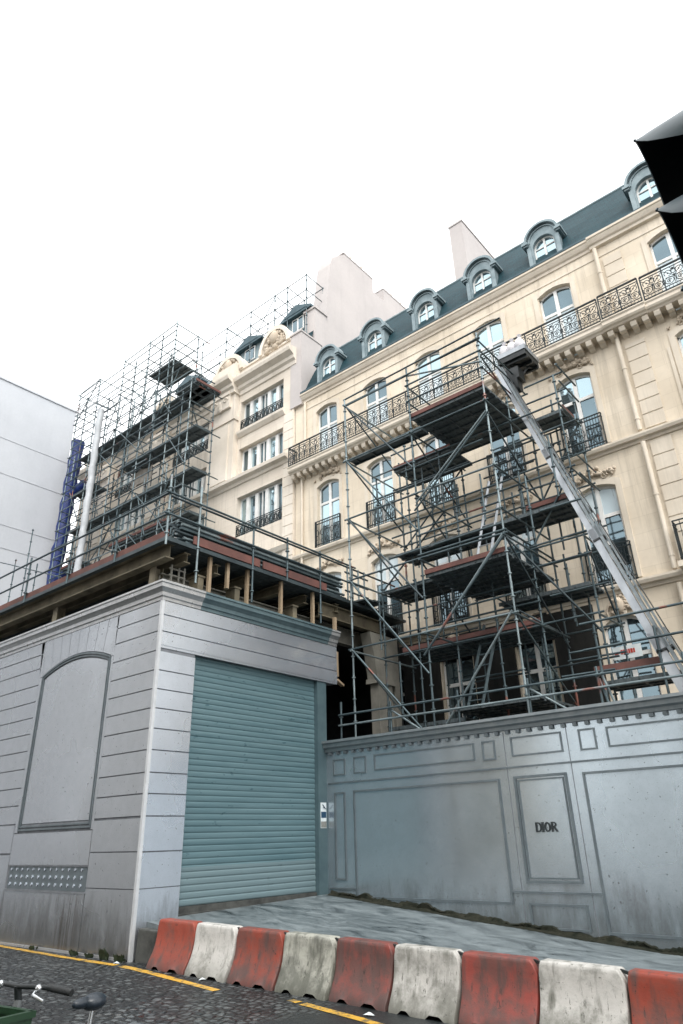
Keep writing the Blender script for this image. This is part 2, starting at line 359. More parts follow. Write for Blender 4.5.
# ------------------------------------------------------------------ setting: road, pavement
def road_z(x):
    return 0.0 if x < -10 else -.018*(min(x, 20)+10)
def pave_z(x, y):
    z = .60 - .092*(x+10.5) - .02*(12-y)
    return max(z, road_z(x) + .11)
mb = MB()
xs = [-220,-80,-40,-25,-15,-10] + [-10+i*.8 for i in range(1,26)] + [20,60,220]
ys = [-220,-40,-5,0,7.3,8,12,60,220]
for i in range(len(xs)-1):
    for j in range(len(ys)-1):
        a,b,c,d = xs[i],xs[i+1],ys[j],ys[j+1]
        mb.face([(a,c,road_z(a)),(b,c,road_z(b)),(b,d,road_z(b)),(a,d,road_z(a))])
tag(mb.build('road', M['road']), kind='structure')
mb = MB(); xs = [-10.58+.35*i for i in range(70)]
for a,b in zip(xs, xs[1:]):
    for c,d in ((7.62,9),(9,10.5),(10.5,12.12)):
        mb.face([(a,c,pave_z(a,c)),(b,c,pave_z(b,c)),(b,d,pave_z(b,d)),(a,d,pave_z(a,d))])
    mb.face([(a,7.62,road_z(a)-.05),(b,7.62,road_z(b)-.05),(b,7.62,pave_z(b,7.62)),(a,7.62,pave_z(a,7.62))])
tag(mb.build('pavement', M['pavement']), kind='structure')
def stripe(pts, w):
    mb = MB(); L=[]; R=[]
    for i,(x,y) in enumerate(pts):
        x0,y0 = pts[max(i-1,0)]; x1,y1 = pts[min(i+1,len(pts)-1)]
        d = Vector((x1-x0,y1-y0)).normalized(); n = Vector((-d.y,d.x))*w/2
        j = random.uniform(.85,1.1)
        L.append((x+n.x*j,y+n.y*j,road_z(x)+.004)); R.append((x-n.x*j,y-n.y*j,road_z(x)+.004))
    for i in range(len(pts)-1): mb.face([R[i],R[i+1],L[i+1],L[i]])
    return mb
def lerp(a,b,t): return a+(b-a)*t
def poly(pts, n):
    out=[]
    for (a,b),(c,d) in zip(pts, pts[1:]):
        for i in range(n): out.append((lerp(a,c,i/n), lerp(b,d,i/n)))
    return out+[pts[-1]]
tag(stripe(poly([(-19,7.2),(-14.6,7.22),(-12,7.1),(-10.5,7.09)],5), .13).build('road_marking', M['yellow']), kind='structure')
tag(stripe(poly([(-10.35,7.08),(-9.5,7.0),(-7.85,6.8)],5), .13).build('road_marking', M['yellow']), kind='structure')
tag(stripe(poly([(-6.5,6.93),(-5.5,6.78),(-4.7,6.62),(-2,6.4),(3,6.2)],5), .12).build('road_marking', M['yellow']), kind='structure')
tag(stripe(poly([(-6.75,6.98),(-6.58,6.95)],2), .1).build('road_marking', M['yellow']), kind='structure')

# ------------------------------------------------------------------ corner hoarding
XC, YC = -10.584, 7.39
H = thing('corner_hoarding', (XC,YC,0), 'grey metal hoarding box at the corner with blind arched window and closed roller shutter', 'hoarding')
ZT = 5.87
COURSES = [5.56,5.24,4.87,4.51,4.17,3.83,3.48,3.12,2.75,2.41,2.06,1.52,.98]
def course_blocks(mb, faces, rows, axis, a0, a1, face_pos, out):
    """raised course blocks between the grooves: axis 'x' runs along x at y=face_pos, 'y' runs along y at x=face_pos"""
    for zl, zh in rows:
        if axis == 'x': mb.box(a0,a1,face_pos-out,face_pos,zl,zh)
        else: mb.box(face_pos,face_pos+out,a0,a1,zl,zh)
rows = []
zs = [5.84]+COURSES
for a,b in zip(zs, zs[1:]):
    rows.append((b+.011, a-.011))
rows.append((.02, COURSES[-1]-.004))
g = MB(); g.box(-26,XC-.015,YC,YC+.1,0,ZT); g.box(XC-.3,XC-.001,YC+.02,8.24,.0,ZT)
g.box(XC-.3,XC-.001,8.24,12.47,4.94,ZT)
back = g.build('backing_frame', M['groove'], H)
s = MB(); OUT=.022
arch_x0, arch_x1 = -14.79, -12.12
def arch_z(x):
    t = (x-(arch_x0+arch_x1)/2)/((arch_x1-arch_x0)/2); return 5.03+.26*(1-t*t)
for i,(zl,zh) in enumerate(rows):
    if zl > 1.9:   # beside the blind window
        for a,b in ((-12.03,XC-.02),(-26,-14.93)):
            if b == -14.93:
                for q in range(4): 
                    pass
            s.box(a,b,YC-OUT,YC,zl,zh)
# plain field around the window, voussoirs above it, plinth field below
for a,b in ((-14.93,arch_x0-.0),(arch_x1,-12.03)): s.box(a+.006,b-.006,YC-OUT,YC,1.9,5.02)
n=16
vx = [arch_x0+(arch_x1-arch_x0)*i/n for i in range(n+1)]
for i in range(n):
    a,b = vx[i],vx[i+1]; gap=.012 if i%2==0 else 0
    lean = lambda x: x+ (x-(arch_x0+arch_x1)/2)*.10
    s.prism([(a+gap,arch_z(a)+.02),(b,arch_z(b)+.02),(lean(b),5.84),(lean(a)+gap,5.84)],'y',YC-OUT,YC)
s.prism([(-14.93,5.03),(arch_x0,5.03),(lean(arch_x0),5.84),(-15.05,5.84)],'y',YC-OUT,YC)
s.prism([(arch_x1,5.03),(-12.03,5.03),(-11.98,5.84),(lean(arch_x1),5.84)],'y',YC-OUT,YC)
s.box(-14.93,-12.06,YC-OUT,YC,1.33,1.88); s.box(-14.93,-12.06,YC-OUT,YC,.02,.89)
s.box(-26,-14.95,YC-OUT,YC,.02,1.50); s.box(-26,-14.95,YC-OUT,YC,1.535,2.045)
s.box(-12.04,XC-.02,YC-OUT,YC,1.535,1.88+.15); s.box(-12.04,XC-.02,YC-OUT,YC,.985,1.515); s.box(-12.04,XC-.02,YC-OUT,YC,.02,.97)
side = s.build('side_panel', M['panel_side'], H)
# blind window: sunken panel and a two-step frame
w = MB()
pts = [(arch_x0+.1+(arch_x1-arch_x0-.2)*i/14) for i in range(15)]
w.prism([(arch_x0+.10,2.06),(arch_x1-.10,2.06)]+[(x,arch_z(x)-.12) for x in pts[::-1]],'y',YC-.012,YC+.02)
bw = w.build('blind_window', M['panel_side'], H)
f = MB()
def arch_band(mb, i0, i1, y0, y1):
    P=[]; 
    for k,ins in ((0,i0),(1,i1)):
        xs_=[arch_x0+ins+(arch_x1-arch_x0-2*ins)*i/16 for i in range(17)]
        P.append([(arch_x0+ins,1.93+ins)]+[(x,arch_z(x)-ins) for x in xs_]+[(arch_x1-ins,1.93+ins)])
    A,B=P
    for i in range(len(A)-1):
        mb.prism([A[i],A[i+1],B[i+1],B[i]],'y',y0,y1)
    mb.prism([A[0],B[0],B[-1],A[-1]],'y',y0,y1)
arch_band(f,.0,.034,YC-.035,YC+.01); arch_band(f,.06,.085,YC-.03,YC+.01)
f.build('window_frame', M['moulding'], bw)
# ventilation grille: dark plate with pale diamonds
v = MB(); v.box(-14.88,-12.06,YC-.012,YC+.01,.92,1.30)
vg = v.build('vent_grille', M['moulding'], H)
for i in range(13):
    x=-14.78+i*.212
    for z,hh in ((1.255,.03),(1.125,.035),(1.0,.035)):
        v = MB(); v.prism([(x-.028,z),(x,z-hh),(x+.028,z),(x,z+hh)],'y',YC-.026,YC-.008)
        v.build('diamond_slot', M['panel_front'], vg)
v = MB(); v.box(-14.92,-12.03,YC-.035,YC,.885,.915); v.box(-14.90,-12.04,YC-.03,YC,1.305,1.325); v.build('grille_edge', M['groove'], vg)
# front face (faces +x)
r = MB()
for zl,zh in rows:
    if zl > 4.85: r.box(XC,XC+OUT,YC+.03,12.47,max(zl,4.98 if zl<5 else zl),zh)
for zl,zh in rows:
    if zl < 4.85:
        r.box(XC,XC+OUT,YC+.03,8.235,zl,min(zh,4.855))
r.box(XC,XC+.012,YC+.03,12.47,4.93,4.985)
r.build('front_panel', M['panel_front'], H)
c = MB(); c.box(XC-.03,XC+.03,YC-.03,YC+.028,.0,ZT); c.build('corner_bead', M['bead'], H)
# moulded cornice: stepped profile (offset from face, z)
PROF = [(0.0,5.84),(.035,5.84),(.04,5.90),(.07,5.915),(.075,5.985),(.115,6.03),(.15,6.06),(.155,6.13),(.175,6.145),(.175,6.185),(.0,6.20)]
def cornice_run(mb, pts_fn):
    pass
c = MB()
n=len(PROF)
def sweep(mb, path, prof=PROF):
    """path: list of (point fn) giving xyz for (offset,z)"""
    m=len(prof); vs=[]
    for fn in path: vs += [fn(o,z) for o,z in prof]
    fs=[]
    for i in range(len(path)-1):
        for k in range(m-1): fs.append((i*m+k,i*m+k+1,(i+1)*m+k+1,(i+1)*m+k))
    mb.mesh(vs,fs); mb.mesh(vs,[tuple(range(m)),tuple(range((len(path)-1)*m,len(path)*m))])
sweep(c,[lambda o,z:(-26,YC-o,z), lambda o,z:(XC+o,YC-o,z), lambda o,z:(XC+o,8.28,z)])
c.build('cornice', M['cornice_silver'], H)
c = MB(); sweep(c,[lambda o,z:(XC+o*1.02,8.283,z), lambda o,z:(XC+o*1.02,12.15,z)]); c.build('cornice', M['cornice_teal'], H)
c = MB(); sweep(c,[lambda o,z:(XC+o,12.153,z), lambda o,z:(XC+o,12.47,z)]); c.build('cornice', M['cornice_silver'], H)
# roof sheet of the box
c = MB(); c.box(-26,XC-.02,YC+.12,12.4,5.88,5.93); c.build('roof_sheet', M['dark_void'], H)
# roller shutter, slightly bowed slats
sh = MB(); x0=XC-.13; z=.66; slat=.103
while z < 4.93:
    zt=min(z+slat,4.95); pr=[(x0,z),(x0+.005,z+.005),(x0+.012,z+.022),(x0+.014,(z+zt)/2),(x0+.012,zt-.022),(x0+.005,zt-.005),(x0,zt)]
    for (a,b),(a2,b2) in zip(pr,pr[1:]): sh.face([(a,8.24,b),(a,11.80,b),(a2,11.80,b2),(a2,8.24,b2)])
    z+=slat
so = sh.build('roller_shutter', M['shutter'], H, fix=False)
sb = MB(); sb.box(x0-.02,x0+.05,8.24,11.80,.56,.655); sb.build('bottom_bar', M['concrete'], so)
j = MB(); j.box(XC-.12,XC-.075,8.24,8.27,.52,4.93); j.build('shutter_guide', M['jamb'], H); j = MB(); j.box(XC-.30,XC-.012,11.80,12.10,.45,4.93)
j.build('door_jamb', M['jamb'], H)
k = MB(); k.box(-26,XC-.1,YC-.05,YC+.05,-.05,.035); k.build('plinth_strip', M['cornice_silver'], H)
k = MB(); k.box(XC-.40,XC+.0,8.2,12.07,.3,.56); k.build('threshold', M['concrete'], H)
for zz,l,x2 in ((5.62,.34,-.1),(5.2,.3,-.05)):
    pass
t = MB(); t.box(XC-.3,XC-.05,12.47,12.62,5.15,5.75); t.bar((XC-.02,12.48,5.05),(XC-.05,12.75,4.95),.1,.05); t.build('torn_end_board', M['timber'], H)

# stuck-on site notice
N = thing('site_notice', (XC-.012,11.98,1.75), 'small white notice with a dark blue band stuck on the dark shutter jamb', 'notice')
def plate(name, y0,y1,z0,z1,x,mat):
    m_=MB(); m_.box(XC-.0118,x+.088,y0+.06,y1+.06,z0,z1); return m_.build(name,mat,N)
plate('sheet',11.80,11.98,1.84,2.34,XC-.092,M['paper_white'])
plate('blue_band',11.81,11.97,2.04,2.16,XC-.089,M['paper_blue']); plate('photo_block',11.805,11.975,1.85,1.97,XC-.089,M['paper_grey'])
m_=MB(); m_.bar((XC+.0,11.91,2.30),(XC+.0,11.99,2.23),.006,.03,(1,0,0)); m_.bar((XC+.0,11.93,2.245),(XC+.0,12.03,2.215),.006,.02,(1,0,0)); m_.build('emblem',M['paper_blue'],N)

CB = MB(); CB.prism([(-10.55,-.05),(-9.95,-.05),(-9.98,.43),(-10.52,.445)],'y',7.44,7.60)
tag(CB.build('concrete_block', M['concrete'], origin=(-10.25,7.8,0), bevel=.02), 'dark stained concrete block between the corner of the hoarding and the first red barrier', 'block')

# ------------------------------------------------------------------ hoarding wall with panels
YF = 12.08
W = thing('hoarding_wall', (-4,YF,0), 'long blue grey panelled hoarding wall with dentil coping and black lettering behind the barriers', 'hoarding')
XE = 6.0
b = MB(); b.box(-10.60,XE,YF,YF+.18,-.6,3.36); b.build('wall_panel', M['panel_fence'], W)
def frame_rect(mb, x0,x1,z0,z1,t=.035,out=.022,y=YF):
    mb.box(x0,x1,y-out,y,z1-t,z1); mb.box(x0,x1,y-out,y,z0,z0+t); mb.box(x0,x0+t,y-out,y,z0+t,z1-t); mb.box(x1-t,x1,y-out,y,z0+t,z1-t)
RECT = [(-10.40,-10.06,2.87,3.20),(-9.82,-9.48,2.87,3.21),(-9.26,-6.85,2.90,3.215),(-6.68,-6.41,2.88,3.225),(-6.08,-5.09,2.90,3.24),(-4.78,-4.48,2.89,3.24),(-4.29,-1.6,2.9,3.23),(-1.35,-1.05,2.89,3.23),(-.6,.4,2.9,3.23),(.7,1.0,2.89,3.23),(1.2,4.2,2.9,3.23)]
for x0,x1,z0,z1 in RECT:
    f=MB(); frame_rect(f,x0,x1,z0,z1,.028,.018); f.build('frieze_moulding', M['moulding'], W)
for x0,x1,z0,z1 in [(-10.38,-10.08,.86,2.53),(-9.85,-6.39,.545,2.545),(-4.82,-1.1,.18,2.545),(.7,4.4,.1,2.54)]:
    f=MB(); frame_rect(f,x0,x1,z0,z1,.036,.022); f.build('panel_moulding', M['moulding'], W)
for x0 in (-6.10,-.65):
    f=MB(); frame_rect(f,x0,x0+1.0,.87,2.565,.04,.028); frame_rect(f,x0+.065,x0+.935,.935,2.5,.022,.018); f.build('panel_moulding', M['moulding'], W)
    f=MB(); frame_rect(f,x0-.0,x0+1.01,.20,.575,.03,.02); f.build('panel_moulding', M['moulding'], W)
    f=MB(); f.box(x0-.30,x0+1.28,YF-.024,YF,.72,.75); f.build('low_rail', M['moulding'], W)
f=MB(); f.box(-10.55,XE,YF-.02,YF,2.705,2.735); f.build('middle_rail', M['moulding'], W)
for xj in (-6.21,-4.99,-.75,.48): 
    f=MB(); f.box(xj-.006,xj+.006,YF-.006,YF+.001,.0,3.34); f.build('panel_joint', M['groove'], W)
f=MB(); f.box(-10.55,-9.85,YF-.02,YF,.70,.725); f.build('low_rail', M['moulding'], W)
# coping with a stepped profile, plus dentils
c=MB(); cp=[(0,3.36),(.05,3.37),(.06,3.43),(.11,3.46),(.12,3.53),(.16,3.55),(.16,3.60),(-.2,3.62)]
sweep(c,[lambda o,z:(-10.62,YF-o,z), lambda o,z:(XE,YF-o,z)],cp); c.build('coping', M['coping'], W)
d0=MB(); d0.box(-10.5,-10.43,YF-.05,YF,3.30,3.362); d0=d0.build('dentil', M['dentil'], W)
for i in range(1,60): dup(d0,W,(.22*i*.99,0,0))
# lettering on the middle panel
def letters(word, x, z, h, y, parent):
    st=.028
    adv={'D':.118,'I':.045,'O':.125,'R':.115}
    for ch in word:
        m_=MB()
        if ch in 'DIR':
            m_.box(x,x+st,y-.02,y,z,z+h)
        if ch=='D':
            o=[(x+st,z+h)]+[(x+st+.028+.05*math.sin(PI*i/10),z+h/2+h/2*math.cos(PI*i/10)) for i in range(11)]+[(x+st,z)]
            i_=[(x+st,z+h-.02)]+[(x+st+.022+.034*math.sin(PI*i/10),z+h/2+(h/2-.02)*math.cos(PI*i/10)) for i in range(11)]+[(x+st,z+.02)]
            for q in range(len(o)-1): m_.prism([o[q],o[q+1],i_[q+1],i_[q]],'y',y-.02,y)
        if ch=='I':
            m_.box(x-.012,x,y-.02,y,z,z+.012); m_.box(x+st,x+st+.012,y-.02,y,z,z+.012); m_.box(x-.012,x,y-.02,y,z+h-.012,z+h); m_.box(x+st,x+st+.012,y-.02,y,z+h-.012,z+h)
        if ch=='O':
            for q in range(20):
                a,b_=2*PI*q/20,2*PI*(q+1)/20
                E=lambda t,s_,k: (x+.055+.055*s_*math.cos(t), z+h/2+h/2*k*math.sin(t))
                m_.prism([E(a,1,1),E(b_,1,1),E(b_,.52,.74),E(a,.52,.74)],'y',y-.02,y)
        if ch=='R':
            o=[(x+st,z+h)]+[(x+st+.022+.042*math.sin(PI*i/8),z+h*.74+h*.26*math.cos(PI*i/8)) for i in range(9)]+[(x+st,z+h*.48)]
            i_=[(x+st,z+h-.016)]+[(x+st+.018+.024*math.sin(PI*i/8),z+h*.74+(h*.26-.016)*math.cos(PI*i/8)) for i in range(9)]+[(x+st,z+h*.48+.016)]
            for q in range(len(o)-1): m_.prism([o[q],o[q+1],i_[q+1],i_[q]],'y',y-.02,y)
            m_.prism([(x+st+.005,z+h*.5),(x+st+.035,z+h*.5),(x+.115,z),(x+.082,z)],'y',y-.02,y)
        m_.build('letter', M['letters'], parent)
        x+=adv[ch]
letters('DIOR',-5.80,1.645,.155,YF-.001,W)

# ragged strip of dirt and moss along the foot of the wall
mb=MB(); x=-10.5
prev=None
while x < 5.5:
    hh=(.055+.018*math.sin(x*5.1)+.016*math.sin(x*13+1)+random.uniform(-.012,.012))*(1.25 if x<-8 else 1); dep=.06+.03*math.sin(x*3.3)+random.uniform(-.015,.015); zg=pave_z(x,12)
    cur=[(x,YF-dep-.12,zg+.002),(x,YF-dep,zg+hh*.35),(x,YF-.04,zg+hh),(x,YF+.01,zg+hh+.02)]
    if prev: 
        for i in range(3): mb.face([prev[i],cur[i],cur[i+1],prev[i+1]],False)
    prev=cur; x+=random.uniform(.02,.06)
tag(mb.build('dirt_and_moss', M['moss']), 'ragged dark line of dirt and moss along the foot of the panelled wall', 'dirt', kind='stuff')

# ------------------------------------------------------------------ barriers
def barrier_mesh():
    mb=MB(); L=.86; hh=.615
    # concave profile: half depth at height
    prof=[(0,.27),(.05,.262),(.12,.222),(.2,.178),(.3,.138),(.4,.114),(.5,.103),(.575,.1),(.60,.094),(hh,.078)]
    nx=14; rows_=[]
    for z,hd in prof:
        ring=[]
        # top corners are cut: shorten near the top
        cut=0 if z<.52 else (z-.52)*.75
        xl,xr=-L/2+.012*(1-z/hh)+cut*.35, L/2-.012*(1-z/hh)-cut
        for i in range(nx+1):
            x=xl+(xr-xl)*i/nx; wob=.004*math.sin(i*1.7+z*9); foot=0
            ring.append((x,-hd+wob,z))
        for i in range(nx,-1,-1):
            x=xl+(xr-xl)*i/nx; ring.append((x,hd,z))
        rows_.append(ring)
    # scalloped foot between the feet
    base=[]
    for i,(x,y,z) in enumerate(rows_[0]):
        u=(x+L/2)/L; lift=.045 if (.16<u<.36 or .62<u<.84) else 0
        base.append((x,y,z+lift))
    rows_[0]=base
    m=len(base); vs=[p for r_ in rows_ for p in r_]; fs=[]
    for k in range(len(rows_)-1):
        for i in range(m): fs.append((k*m+i,k*m+(i+1)%m,(k+1)*m+(i+1)%m,(k+1)*m+i))
    top=(len(rows_)-1)*m; h2=nx+1
    for i in range(nx): fs.append((top+i,top+i+1,top+m-2-i,top+m-1-i))
    mb.mesh(vs,fs,True); return mb
BL = ['faded red plastic barrier beside the dark concrete block at the hoarding corner',
 'cleanest white plastic barrier, second from the dark concrete block',
 'red plastic barrier with grimy lower half between the clean white and the greenish grey barrier',
 'white plastic barrier turned greenish grey by grime over most of its face',
 'red plastic barrier with long dark drip stains, right of the greenish grey barrier',
 'white plastic barrier speckled with black scuffs, between two red ones, below the long wall panel',
 'red plastic barrier with a dark scuffed patch near its top, under the lettered panel',
 'white plastic barrier with one black vertical drip, right of the scuffed red barrier',
 'red plastic barrier cut by the right edge, last of the row']
mats=[(RED,REDL,DR,.45),(WH,WHL,DW,.35),(RED,REDL,DR,.8),((.36,.36,.31),(.52,.52,.47),(.085,.088,.07),.95),((.21,.04,.03),(.29,.06,.042),DR,1.0),(WH,WHL,DW,.8),((.22,.04,.03),(.31,.06,.042),DR,.75),(WH,WHL,DW,.55),(RED,REDL,DR,.7)]
base_mesh=None; px=-9.39
for i in range(9):
    ctr=-9.45+.878*i
    o=barrier_mesh().build('traffic_barrier', barrier_mat('barrier_plastic_%s'%['red','white'][i%2],*mats[i],seed=i+1.5))
    m_=o.modifiers.new('bevel','BEVEL'); m_.width=.012; m_.segments=2; m_.limit_method='ANGLE'; m_.angle_limit=.7
    o.location=(ctr,7.46+random.uniform(-.02,.02),road_z(ctr)-.004); o.rotation_euler=(0,.018,random.uniform(-.025,.025))
    tag(o,BL[i],'barrier','red and white barriers along the kerb')
    # lifting lug and coupling rod at the top right corner
    if i<8:
        c_=MB(); c_.bar((.33,.0,.60),(.50,.0,.565),.03,.025); k_=c_.build('coupling_hook', M['rubber'], o, local=True)
# ------------------------------------------------------------------ main building
WY = 16.0
B = thing('mansion_block', (-6,WY,0), 'cream stone mansion block with arched windows, long ornate iron balcony and dark mansard roof', 'building')
COLX = [-13.76,-11.51,-9.32,-7.06,-4.82,-1.6,.65]; HW=.49
ROWS = [(13.57,16.04,.15),(10.60,12.84,.15),(6.95,9.40,.14),(3.45,5.95,.20)]
def wall(mb, x0,x1,z0,z1,y,ops,depth,nseg=8):
    cols={}
    for xl,xr,zb,zs,ri in ops: cols.setdefault((xl,xr),[]).append((zb,zs,ri))
    ks=sorted(cols); cur=x0
    q=lambda a,b,c,d: mb.face([(a,y,c),(b,y,c),(b,y,d),(a,y,d)])
    for xl,xr in ks:
        q(cur,xl,z0,z1); cur=xr
        rs=sorted(cols[(xl,xr)]); zz=z0; xm=(xl+xr)/2; hw=(xr-xl)/2; arc=None
        def strip(ztop):
            for i in range(nseg):
                a=xl+(xr-xl)*i/nseg; b=xl+(xr-xl)*(i+1)/nseg
                mb.face([(a,y,arc(a)),(b,y,arc(b)),(b,y,ztop),(a,y,ztop)])
        for zb,zs,ri in rs:
            if arc: strip(zb)
            else: q(xl,xr,zz,zb)
            arc=(lambda x,zs=zs,ri=ri: zs+ri*(1-((x-xm)/hw)**2))
            y2=y+depth
            mb.face([(xl,y,zb),(xl,y2,zb),(xl,y2,zs),(xl,y,zs)][::-1]); mb.face([(xr,y,zb),(xr,y2,zb),(xr,y2,zs),(xr,y,zs)])
            mb.face([(xl,y,zb),(xr,y,zb),(xr,y2,zb),(xl,y2,zb)])
            for i in range(nseg):
                a=xl+(xr-xl)*i/nseg; b=xl+(xr-xl)*(i+1)/nseg
                mb.face([(a,y,arc(a)),(a,y2,arc(a)),(b,y2,arc(b)),(b,y,arc(b))])
        strip(z1)
    q(cur,x1,z0,z1)
XB0, XB1 = -15.34, 4.0; XR0 = -14.93
ops=[(c-HW,c+HW)+r for c in COLX for r in ROWS]
mb=MB(); wall(mb,XB0,XB1,-.5,16.75,WY,ops,.30)
mb.face([(XB1,WY,-.5),(XB1,26,-.5),(XB1,26,17),(XB1,WY,17)])
mb.face([(XB0,26,-.5),(XB0,WY+.3,-.5),(XB0,WY+.3,17),(XB0,26,17)])
mb.face([(XB1,26,-.5),(XB0,26,-.5),(XB0,26,17),(XB1,26,17)])
mb.build('wall', M['stone_b'], B, fix=False)
# raised window surrounds, one per window
for zb,zs,ri in ROWS[:3]:
    c=0; sur=MB(); n=10; w2=HW+.02
    A=lambda x: zs+ri*(1-(x/w2)**2)
    inner=[(-w2,zb)]+[(-w2+2*w2*k/n,A(-w2+2*w2*k/n)+.005) for k in range(n+1)]+[(w2,zb)]
    outer=[(-w2-.14,zb)]+[(-w2-.14+2*(w2+.14)*k/n,A(-w2+2*w2*k/n)+.16) for k in range(n+1)]+[(w2+.14,zb)]
    vs=[(x,-.03,z-zb) for x,z in inner+outer]+[(x,.002,z-zb) for x,z in inner+outer]; m=len(inner)
    fs=[]
    for i in range(m-1): fs+=[(i,i+1,m+i+1,m+i),(i,i+1,2*m+i+1,2*m+i),(m+i,m+i+1,3*m+i+1,3*m+i)]
    sur.mesh(vs,fs); s0=sur.build('window_surround',M['stone_trim'],B,local=True); s0.location=(COLX[0]+6,0,zb)
    for c in COLX[1:]: dup(s0,B,(c+6,0,zb))
# casement window prototypes (frame + panes), origin at sill centre on the wall plane
def casement(parent, loc, hw, h, rise, transom, paneM, panelow=None, name='window', d=.11, kick=0):
    fr=MB(); y0,y1=d,d+.06; t=.055
    A=lambda x: h+rise*(1-(x/hw)**2)
    def band(x0,x1,zb):
        n=6
        for i in range(n):
            a=x0+(x1-x0)*i/n; b=x0+(x1-x0)*(i+1)/n
            fr.prism([(a,A(a)-t*1.2),(b,A(b)-t*1.2),(b,A(b)),(a,A(a))],'y',y0,y1)
    band(-hw,hw,h); fr.box(-hw,-hw+t,y0,y1,0,h); fr.box(hw-t,hw,y0,y1,0,h); fr.box(-hw+t,hw-t,y0,y1,0,t+kick)
    fr.box(-.05,.05,y0-.02,y1,t+kick,A(0)-t); fr.box(-hw+t,-.05,y0-.01,y1,transom-.045,transom+.045); fr.box(.05,hw-t,y0-.01,y1,transom-.045,transom+.045)
    w_=fr.build(name,M['white_paint'],parent,local=True); w_.location=loc
    for (za,zb,mm) in ((t+kick,transom-.045,panelow or paneM),(transom+.045,None,paneM)):
        p=MB()
        for sx in (-1,1):
            xa,xb=(-hw+t,-.05) if sx<0 else (.05,hw-t)
            n=5; yy=d+.025
            if zb is None:
                for i in range(n):
                    a=xa+(xb-xa)*i/n; b=xa+(xb-xa)*(i+1)/n
                    p.face([(a,yy,za),(b,yy,za),(b,yy,A(b)-t),(a,yy,A(a)-t)])
            else:
                tilt=random.uniform(-.006,.006); p.face([(xa,yy+tilt,za),(xb,yy-tilt,za),(xb,yy-tilt,zb),(xa,yy+tilt,zb)])
        pn=p.build('pane',mm,w_,local=True,fix=False)
    return w_
protos={}
for ri,(zb,zs,rise) in enumerate(ROWS):
    h=zs-zb
    for ci,c in enumerate(COLX):
        if ri==0: mats_=('curtain','curtain') if ci in (0,1,2,3,4,5,6) else ('glass','glass')
        elif ri==1: mats_=('glass_dark','glass') if ci<3 else ('glass','glass_dark')  # dark panes carry the reflected house fronts in their colour
        elif ri==2: mats_=('curtain','glass_dark')
        else: mats_=('glass_dark','glass_dark')
        if ri==0: mats_=('glass_dark','curtain') if ci in (0,1,4,5) else ('glass','curtain')
        loc=(c+6,0,zb)
        key=(ri,mats_)
        if key not in protos: protos[key]=casement(B,loc,HW,h,rise,h*.72,M[mats_[0]],M[mats_[1]])
        else: dup(protos[key],B,loc)
# string courses and cornice
def course(parent,x0,x1,y,prof,mat,name='string_course',ends=True):
    c=MB(); sweep(c,[lambda o,z:(x0,y-o,z), lambda o,z:(x1,y-o,z)],prof); return c.build(name,mat,parent)
SC=[(0,-.14),(.04,-.13),(.06,-.06),(.14,-.04),(.17,.03),(.17,.08),(0,.12)]
for z in (10.42,6.78):
    course(B,XB0,XB1,WY,[(o,z+q) for o,q in SC],M['stone_trim'])
course(B,XB0,XB1,WY,[(0,3.1),(.06,3.1),(.08,3.25),(0,3.3)],M['stone_trim'])
CP=[(0,16.74),(.04,16.76),(.05,16.84),(.10,16.88),(.14,16.96),(.16,17.02),(.19,17.04),(.19,17.11),(0,17.14)]
course(B,XR0-.02,-3.55,WY,CP,M['stone_trim'],'cornice')
course(B,-3.55,XB1,WY,[(o+.06 if o>0 else 0,z) for o,z in CP],M['stone_trim'],'cornice')
g=MB(); g.box(XR0,XB1,WY-.20,WY+.3,17.125,17.20); g.build('gutter',M['zinc_dark'],B)
course(B,XR0,XB1,WY,[(0,16.40),(.02,16.41),(.02,16.46),(0,16.47)],M['stone_trim'],'architrave')
# rusticated strip with joints, thin pilaster strip
for z0,z1 in ((3.3,6.6),(6.95,10.25),(10.6,13.2),(13.95,16.3)):
    r_=MB(); z=z0; r_.box(-3.30,-2.80,WY-.012,WY+.001,z0+.012,z1)
    while z<z1-.1:
        r_.box(-3.30,-2.80,WY-.03,WY-.012,z+.012,min(z+.40,z1)-.012); z+=.41
    r_.build('rusticated_strip',M['stone_trim'],B)
for z0,z1 in ((6.95,10.2),(10.6,12.6)): r_=MB(); r_.box(-2.36,-2.28,WY-.03,WY+.001,z0,z1); r_.build('wall_moulding',M['stone_trim'],B)
for z0,z1 in ((.2,6.58),(6.92,10.24),(10.58,13.6),(13.91,16.7)):
    dp=MB(); dp.tube((-3.43,WY-.10,z0),(-3.43,WY-.10,z1),.06,8)
    z=z0+.3
    while z<z1: dp.tube((-3.43,WY-.10,z),(-3.43,WY-.10,z+.05),.072,8); z+=1.55
    dp.build('downpipe',M['stone_trim'],B)
dp=MB(); dp.tube((-14.95,WY-.08,6.9),(-14.95,WY-.08,13.6),.045,8); dp.build('downpipe',M['stone_trim'],B); dp=MB(); dp.tube((-14.78,WY-.08,13.9),(-14.78,WY-.08,16.7),.045,8); dp.build('downpipe',M['stone_trim'],B)
